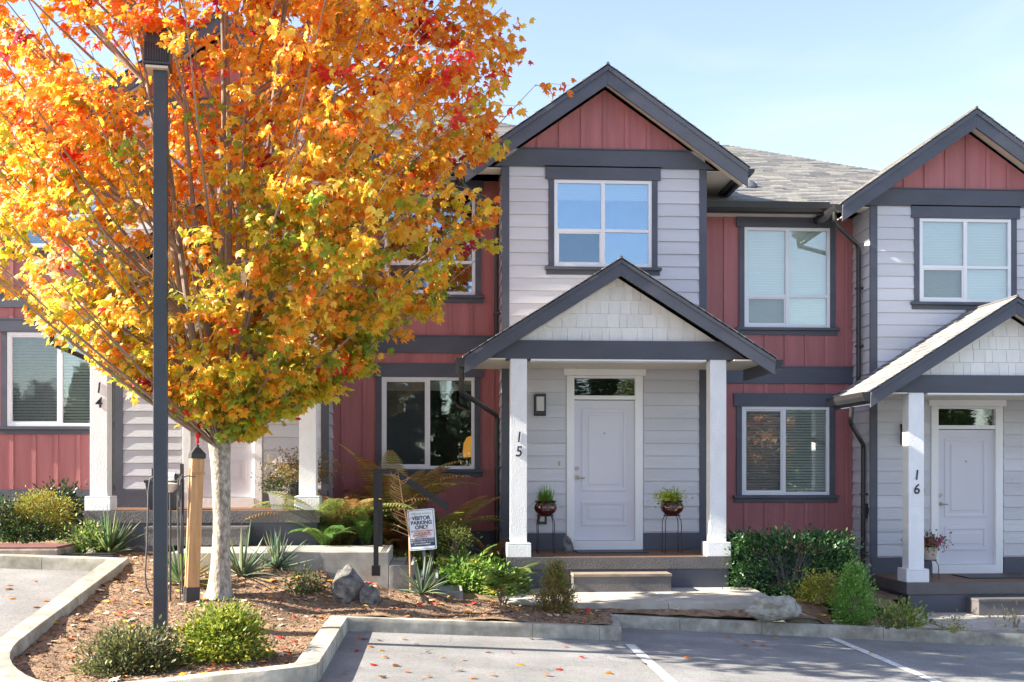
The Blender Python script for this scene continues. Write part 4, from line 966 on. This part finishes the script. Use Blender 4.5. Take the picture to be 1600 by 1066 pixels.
for (fx,fy,fz) in ((-.02,-.15,.27),(.15,-.10,.30),(-.20,-.05,.36),(.09,-.14,.24),(-.12,-.13,.24)):
    b=MB()
    for k in range(5):
        a=k*1.2566; c=Vector((fx,fy,fz)); d=Vector((math.cos(a),-.25,math.sin(a)))*.036; s=Vector((-math.sin(a),0,math.cos(a)))*.02
        b.add([c,c+d*.6+s,c+d,c+d*.6-s],[(0,1,2,3)],(.75,.05,.35))
    b.build('flower','leaf',U,col=True)
# unit 14 porch pots and planter
o14=Vector((-3.11,Y15,-.524))
q=o14+Vector((.93,-1.05,0)); U=pot(q,'small white pot with bushy plant left of the porch post',[(.085,0),(.125,.22),(.14,.225),(.142,.25),(.13,.25)],'white_pot','flower_pot')
rng=np.random.default_rng(9); P=rng.normal(size=(900,3))*np.array([.10,.09,.06])+np.array([-.02,0,.36]); V,F=cloud(*OVAL,P,frames(rdir(900),rdir(900)),rng.uniform(.02,.04,900)); pl=np.array([(.12,.15,.07),(.18,.2,.09),(.08,.1,.04),(.3,.28,.1)]); npmesh('foliage',V,F,np.repeat(pl[rng.integers(0,4,900)],6,0),'leaf',U)
q=o14+Vector((1.16,-.75,0)); U=pot(q,'tall grey pot with reddish yellow shrub behind the porch post',[(.12,0),(.17,.33),(.19,.34),(.19,.37),(.17,.37)],'grey_pot','flower_pot')
P=rng.normal(size=(2200,3))*np.array([.20,.15,.12])+np.array([.02,0,.52]); V,F=cloud(*OVAL,P,frames(rdir(2200),rdir(2200)),rng.uniform(.025,.05,2200)); pl=np.array([(.28,.26,.06),(.36,.30,.07),(.16,.18,.05),(.5,.2,.08),(.2,.12,.05)]); npmesh('foliage',V,F,np.repeat(pl[rng.integers(0,5,2200)],6,0),'leaf',U)
U=thing('planter_box',o14+Vector((-.33-.30,-.9,0)),'dark grey planter box on the left porch behind the lamp post','planter')
MB().add([(-.16,-.16,0),(.16,-.16,0),(.16,.16,0),(-.16,.16,0),(-.20,-.2,.36),(.20,-.2,.36),(.20,.2,.36),(-.20,.2,.36)],BF).build('box','grey_pot',U,bevel=.01)
MB().box(-.215,.215,-.215,.215,.361,.40).build('rim','grey_pot',U,bevel=.01)
o=MB().box(-.03,.03,-.04,-.018,1.55,1.66+.02).build('doorbell_camera','white',None); o.location=o14+Vector((-.68,0,0)); tag(o,'white video doorbell on the left porch wall','doorbell')

# ------------------------------------------------------------------ the maple
TB=hit(342,934,zm); TR=thing('maple_tree',TB,'orange and yellow autumn maple with pale mottled trunk','tree')
rng=np.random.default_rng(21)
b=MB(); H0=1.78
pts=[];rad=[]
for i in range(12):
    t=i/11; pts.append((.03*math.sin(t*3),.0,-.1+t*(H0+.1))); rad.append(.100+.105*math.exp(-t*13)+.006*math.sin(t*9)+(.03*max(0,(t-.86)/.14)))
n=20
V=[];F=[]
for i,(p_,r_) in enumerate(zip(pts,rad)):
    for k in range(n):
        a=2*math.pi*k/n; rr=r_*(1+.06*noise.noise(Vector((math.cos(a)*1.5,math.sin(a)*1.5,p_[2]*2)))+(.16*math.exp(-i*1.1))*math.sin(a*4+1)); V.append((p_[0]+rr*math.cos(a),p_[1]+rr*math.sin(a),p_[2]))
for i in range(11):
    for k in range(n): F.append((i*n+k,i*n+(k+1)%n,(i+1)*n+(k+1)%n,(i+1)*n+k))
b.add(V,F); b.build('trunk','bark',TR,smooth=True)
prof_h=np.array([1.75,1.95,2.4,3.1,3.8,4.9,5.75,6.7,7.8,8.8,9.4]); prof_r=np.array([.50,.74,1.15,1.95,2.95,3.55,3.85,3.7,2.9,1.6,.4])
def crown_r(h): return float(np.interp(h,prof_h,prof_r))
stems=[]; sb=MB()
for k in range(7):
    a=k*2*math.pi/7+.4; ex=.95 if k else .1; top=9.1 if k==0 else rng.uniform(7.2,8.7)
    P=[Vector((pts[-1][0],0,H0-.12))]
    for i in range(1,9):
        t=i/8; r=ex*t**.8*(1.0+.35*t); P.append(Vector((pts[-1][0]+r*math.cos(a)+.05*math.sin(5*t+k),r*math.sin(a)+.05*math.cos(4*t+k),H0-.12+(top-H0)*t)))
    rads=[.075 if k==0 else .058]+[(.07 if k==0 else .05)*(1-i/8.6) for i in range(1,9)]
    sb.tube(P,rads,8); stems.append(P)
sb.build('limb','branch',TR,smooth=True)
bb=MB(); LPs=[];LT=[];LO=[];LC=[]
PALT=dict(orange=(.96,.42,.04),deep=(.93,.27,.03),gold=(.97,.58,.05),yellow=(.96,.74,.12),red=(.85,.07,.05),ygreen=(.66,.62,.05),green=(.32,.45,.05),peach=(.97,.62,.34),crimson=(.45,.03,.06))
def pick(x,h,out):
    r=rng.random(); low=max(0,min(1,(5.3-h)/3.2)); left=max(0,min(1,(-x+.4)/2.2)); hi=max(0,min(1,(h-4.2)/2))
    wts={'orange':.40+.35*hi,'deep':.09+.42*hi,'gold':.60,'yellow':.28,'red':.05+.07*hi,'crimson':.012+.04*hi,'ygreen':.05+1.15*low*(1-.55*left),'green':.01+.62*low*(1-.6*left)+.05*(1-out),'peach':.30*left}
    ks=list(wts); w=np.array([wts[k] for k in ks]); return ks[rng.choice(len(ks),p=w/w.sum())]
NL=255
for k in range(NL):
    u=(k+.5)/NL; h=1.85+ (9.2-1.85)*u**.92; R=crown_r(h); az=k*2.39996+rng.uniform(-.25,.25); rr=R*math.sqrt(rng.uniform(.42,1.0)) ; rr*=(1+.24*noise.noise(Vector((math.cos(az)*2,math.sin(az)*2,h*.8))))
    rr*=(1.16 if math.cos(az)<-.1 and h<4.6 else 1); ys=.88 if math.sin(az)<0 else .50; ys*=(1.12 if (math.sin(az)<0 and h<4.2) else 1); tip=Vector((rr*math.cos(az),rr*math.sin(az)*ys,h)); tip.z=max(tip.z,1.95+.66*max(0,-tip.x)); h=tip.z; st=stems[rng.integers(0,7)]
    ho=max(H0,h-rr*rng.uniform(.55,.85)); best=min((q for s in stems for q in s),key=lambda q:(q.z-ho)**2*2+(q.x-tip.x)**2*.3+(q.y-tip.y)**2*.3)
    o=best; mid_=o.lerp(tip,.5)+Vector((0,0,-.06*rr)); path=[o*(1-t)**2+mid_*2*t*(1-t)+tip*t*t for t in [i/7 for i in range(8)]]
    r0=.009+.0035*rr; bb.tube(path,[r0*(1-.85*i/7) for i in range(8)],5)
    L=(tip-o).length
    ntw=8+int(rr*1.5)
    for j in range(ntw):
        t=rng.uniform(.30,1.0); f=t*7; i=min(int(f),6); q=path[i].lerp(path[i+1],f-i)
        d=Vector(rng.normal(size=3)); d.z=d.z*.5+.15; dd=(tip-o).normalized(); d=(d+dd*.7).normalized(); l=rng.uniform(.22,.62)*(.8+.06*h)
        e=q+d*l; e.z-= .08*l
        if math.hypot(e.x,e.y/((1.05 if e.z<4.3 else .95) if e.y<0 else .54))>crown_r(e.z)*(1.24 if e.x<0 and e.z<4.7 else 1.08) or e.z<1.62: e=q+(e-q)*.4
        if e.z<1.86+.62*max(0,-e.x)+.30*max(0,e.x-.3)+.35*max(0,-e.y-.2): continue
        if noise.noise(Vector((e.x*.95+7,e.y*.95,e.z*.95)))<-.30: continue
        if e.y+TB.y<LP.y+.25 and e.z+TB.z<4.2 and abs((e.x+TB.x)-(LP.x*(e.y+TB.y)/LP.y))<.42 and rng.random()<.9: continue
        bb.tube([q,q.lerp(e,.5)+Vector((0,0,.02)),e],[.005,.0035,.002],3)
        ck=pick(q.x,q.z,t); m_=rng.integers(17,29)
        for z_ in range(m_):
            s=rng.uniform(.15,1.08); c=q.lerp(e,min(s,1.0)); LPs.append((c.x+rng.normal()*.055,c.y+rng.normal()*.055,c.z+rng.normal()*.04-.02))
            ov=Vector((c.x,c.y,0)).normalized() if (c.x or c.y) else Vector((1,0,0)); LT.append((ov.x*.55+rng.normal()*.5,ov.y*.55+rng.normal()*.5,-.65+rng.normal()*.3))
            LO.append((rng.normal()*.6-.45,rng.normal()*.55-.25,.8))
            kk=ck if rng.random()<.62 else pick(q.x,q.z,s); LC.append(PALT[kk])
bb.build('branches','branch',TR)
LPs=np.array(LPs);LT=norm(np.array(LT));LO=norm(np.array(LO));LC=np.array(LC)*rng.uniform(.86,1.08,(len(LC),1))*np.array([1,.96,1]); n=len(LPs); LS=rng.uniform(.062,.112,n)
Rm=frames(LT,LO)
# leaves that show largest (nearest the camera and in view) are single objects, the rest one mass
world=LPs+np.array(TB); zc=world[:,0]*ST+world[:,1]*CT; xc=world[:,0]*CT-world[:,1]*ST; uu=800+FPX*xc/zc; vv=VH-FPX*world[:,2]/zc
vis=(uu>5)&(uu<1595)&(vv>5); score=np.where(vis,LS/zc,0)
front=np.argsort(-score)[:300]; mask=np.ones(n,bool); mask[front]=False
V,F=cloud(*MAPLE,LPs[mask],Rm[mask],LS[mask]); npmesh('foliage',V,F,np.repeat(LC[mask],len(MAPLE[1]),0),'autumn',TR,kind='stuff')
tv,tf=MAPLE; keys=list(PALT); lm_={}
for k_ in keys: lm_[k_]=npmesh('leaf',tv,tf,np.tile(PALT[k_],(len(tf),1)),'autumn',link_it=False)
pv=np.array([PALT[k_] for k_ in keys])
for i in front:
    key=keys[int(np.argmin(((pv/ pv.sum(1,keepdims=True)-LC[i]/LC[i].sum())**2).sum(1)))]
    o=bpy.data.objects.new('leaf',lm_[key]); link(o,TR); M=Matrix([list(Rm[i][0])+[0],list(Rm[i][1])+[0],list(Rm[i][2])+[0],[0,0,0,1]]); o.matrix_local=Matrix.Translation(Vector(LPs[i]))@M@Matrix.Scale(float(LS[i]),4)

# ------------------------------------------------------------------ fallen leaves, bark chips
LCOL=dict(red=(.62,.06,.04),orange=(.75,.25,.03),pale=(.55,.38,.26),gold=(.7,.42,.06),brown=(.28,.14,.07))
lm2={k_:npmesh('fallen_leaf',np.array(tv)*[1,1,.5],tf,np.tile(c,(len(tf),1)),'autumn',link_it=False) for k_,c in LCOL.items()}
rr_=random.Random(5)
spots=[(55,908),(20,922),(22,938),(72,943),(62,948),(15,918),(560,1020),(600,1018),(648,1010),(592,1000),(625,998),(690,1030),(728,1032),(765,1020),(800,1022),(715,1052),(745,1060),(770,1056),(850,1058),(876,1045),(905,1030),(612,1042),(640,1052),(580,1040),(540,1052),(830,998),(880,1010),(660,1022),(570,998),(1150,1003),(1165,1008),(1178,1004),(1186,1012),(1040,992),(1128,990),(1140,994),(1210,1000),(1430,1012),(1500,1030),(1010,1040),(590,1061),(676,1060),(815,1040),(945,1052),(1065,1028),(1290,1045),(1360,1020),(575,1012),(558,1000),(603,1030)]
for (u,v) in spots:
    q=hit(u+rr_.uniform(-4,4),v+rr_.uniform(-2,2),za); key=rr_.choice(['orange','pale','gold','brown','pale','red','orange','brown']); o=bpy.data.objects.new('fallen_leaf',lm2[key]); link(o)
    o.location=q+Vector((0,0,.016)); o.rotation_euler=(rr_.uniform(-.25,.25),rr_.uniform(-.25,.25),rr_.uniform(0,6.28)); o.scale=[rr_.uniform(.055,.085)]*3
    tag(o,f'{dict(red="red",orange="orange",pale="pale tan",gold="golden",brown="brown")[key]} fallen maple leaf lying on the grey asphalt','leaf',f'{key} fallen leaves on the asphalt')
rng=np.random.default_rng(33)
P=[];
while len(P)<420:
    x=rng.uniform(-5.5,9); y=rng.uniform(9,15.2)
    if x>2 and rng.random()<.6: continue
    if pip(x,y,poly_in) and free(x,y) and not (-3.25<x<.35 and 13.95<y) and not (x>.25 and y>14.1 and x<4.3): P.append((x,y,zm(x,y)+.02))
P=np.array(P); n=len(P); a=rng.uniform(0,6.28,n); tip=np.stack([np.cos(a),np.sin(a),rng.normal(size=n)*.2],1); nr=norm(np.stack([rng.normal(size=n)*.3,rng.normal(size=n)*.3,np.ones(n)],1))
V,F=cloud(np.array(tv)*[1,1,.6],tf,P,frames(norm(tip),nr),rng.uniform(.05,.10,n)); pl=np.array(list(LCOL.values())+[(.6,.45,.35),(.6,.48,.38)])
o=npmesh('fallen_leaves',V,F,np.repeat(pl[rng.integers(0,len(pl),n)],len(tf),0),'chips',kind='stuff'); tag(o,'scattered red and tan fallen leaves covering the mulch','fallen leaves')
P=[]
while len(P)<22000:
    x=rng.uniform(-5.5,9) if rng.random()<.5 else rng.uniform(-3.9,2.2); y=rng.uniform(8.7,15)
    if pip(x,y,poly_in) and free(x,y) and not (-3.25<x<.35 and 13.95<y) and not (x>.25 and y>14.1 and x<4.3): P.append((x,y,0))
P=np.array(P); P[:,2]=[zm(x,y)+.004 for x,y in P[:,:2]]; n=len(P); a=rng.uniform(0,6.28,n); tip=np.stack([np.cos(a),np.sin(a),rng.normal(size=n)*.35],1); nr=norm(np.stack([rng.normal(size=n)*.5,rng.normal(size=n)*.5,np.ones(n)],1))
CH=([(-.18,0,0),(.18,.02,0),(.15,1,0),(-.2,.95,0),(0,.5,.16)],[(0,1,4),(1,2,4),(2,3,4),(3,0,4)])
V,F=cloud(*CH,P,frames(norm(tip),nr),rng.uniform(.010,.034,n)); pl=np.array([(.25,.155,.09),(.18,.11,.06),(.31,.20,.12),(.12,.07,.04),(.38,.27,.18)])
o=npmesh('bark_mulch',V,F,np.repeat(pl[rng.integers(0,5,n)]*rng.uniform(.8,1.2,(n,1)),4,0),'chips',kind='stuff'); tag(o,'shredded brown bark mulch over the planting bed','mulch')

# ------------------------------------------------------------------ tree line across the lot (seen in the window panes)
rng=np.random.default_rng(44); PP=[];CC=[];SS=[]
for k in range(32):
    x=-30+k*2.3+rng.uniform(-1,1); y=-30-rng.uniform(0,6); hgt=rng.uniform(5,8.5); con=rng.random()<.6; m=2300
    t=rng.random(m); r=(1-t)*1.9+.2 if con else 2.0*np.sqrt(np.clip(1-(2*t-1)**2,0,1)); a=rng.uniform(0,6.28,m)
    PP.append(np.stack([x+r*np.cos(a),y+r*np.sin(a),-2+1+t*hgt],1)); c=np.array((.03,.055,.02) if con else [(.10,.12,.03),(.4,.16,.04),(.06,.09,.02)][k%3]); CC.append(c*rng.uniform(.6,1.5,(m,1)))
PP=np.concatenate(PP);CC=np.concatenate(CC); V,F=cloud(*DIAM,PP,frames(rdir(len(PP)),rdir(len(PP))),rng.uniform(.4,.8,len(PP)))
o=npmesh('far_treeline',V,F,np.repeat(CC,2,0),'far_leaf',kind='stuff'); tag(o,'dark tree line across the lot mirrored in the windows','trees')
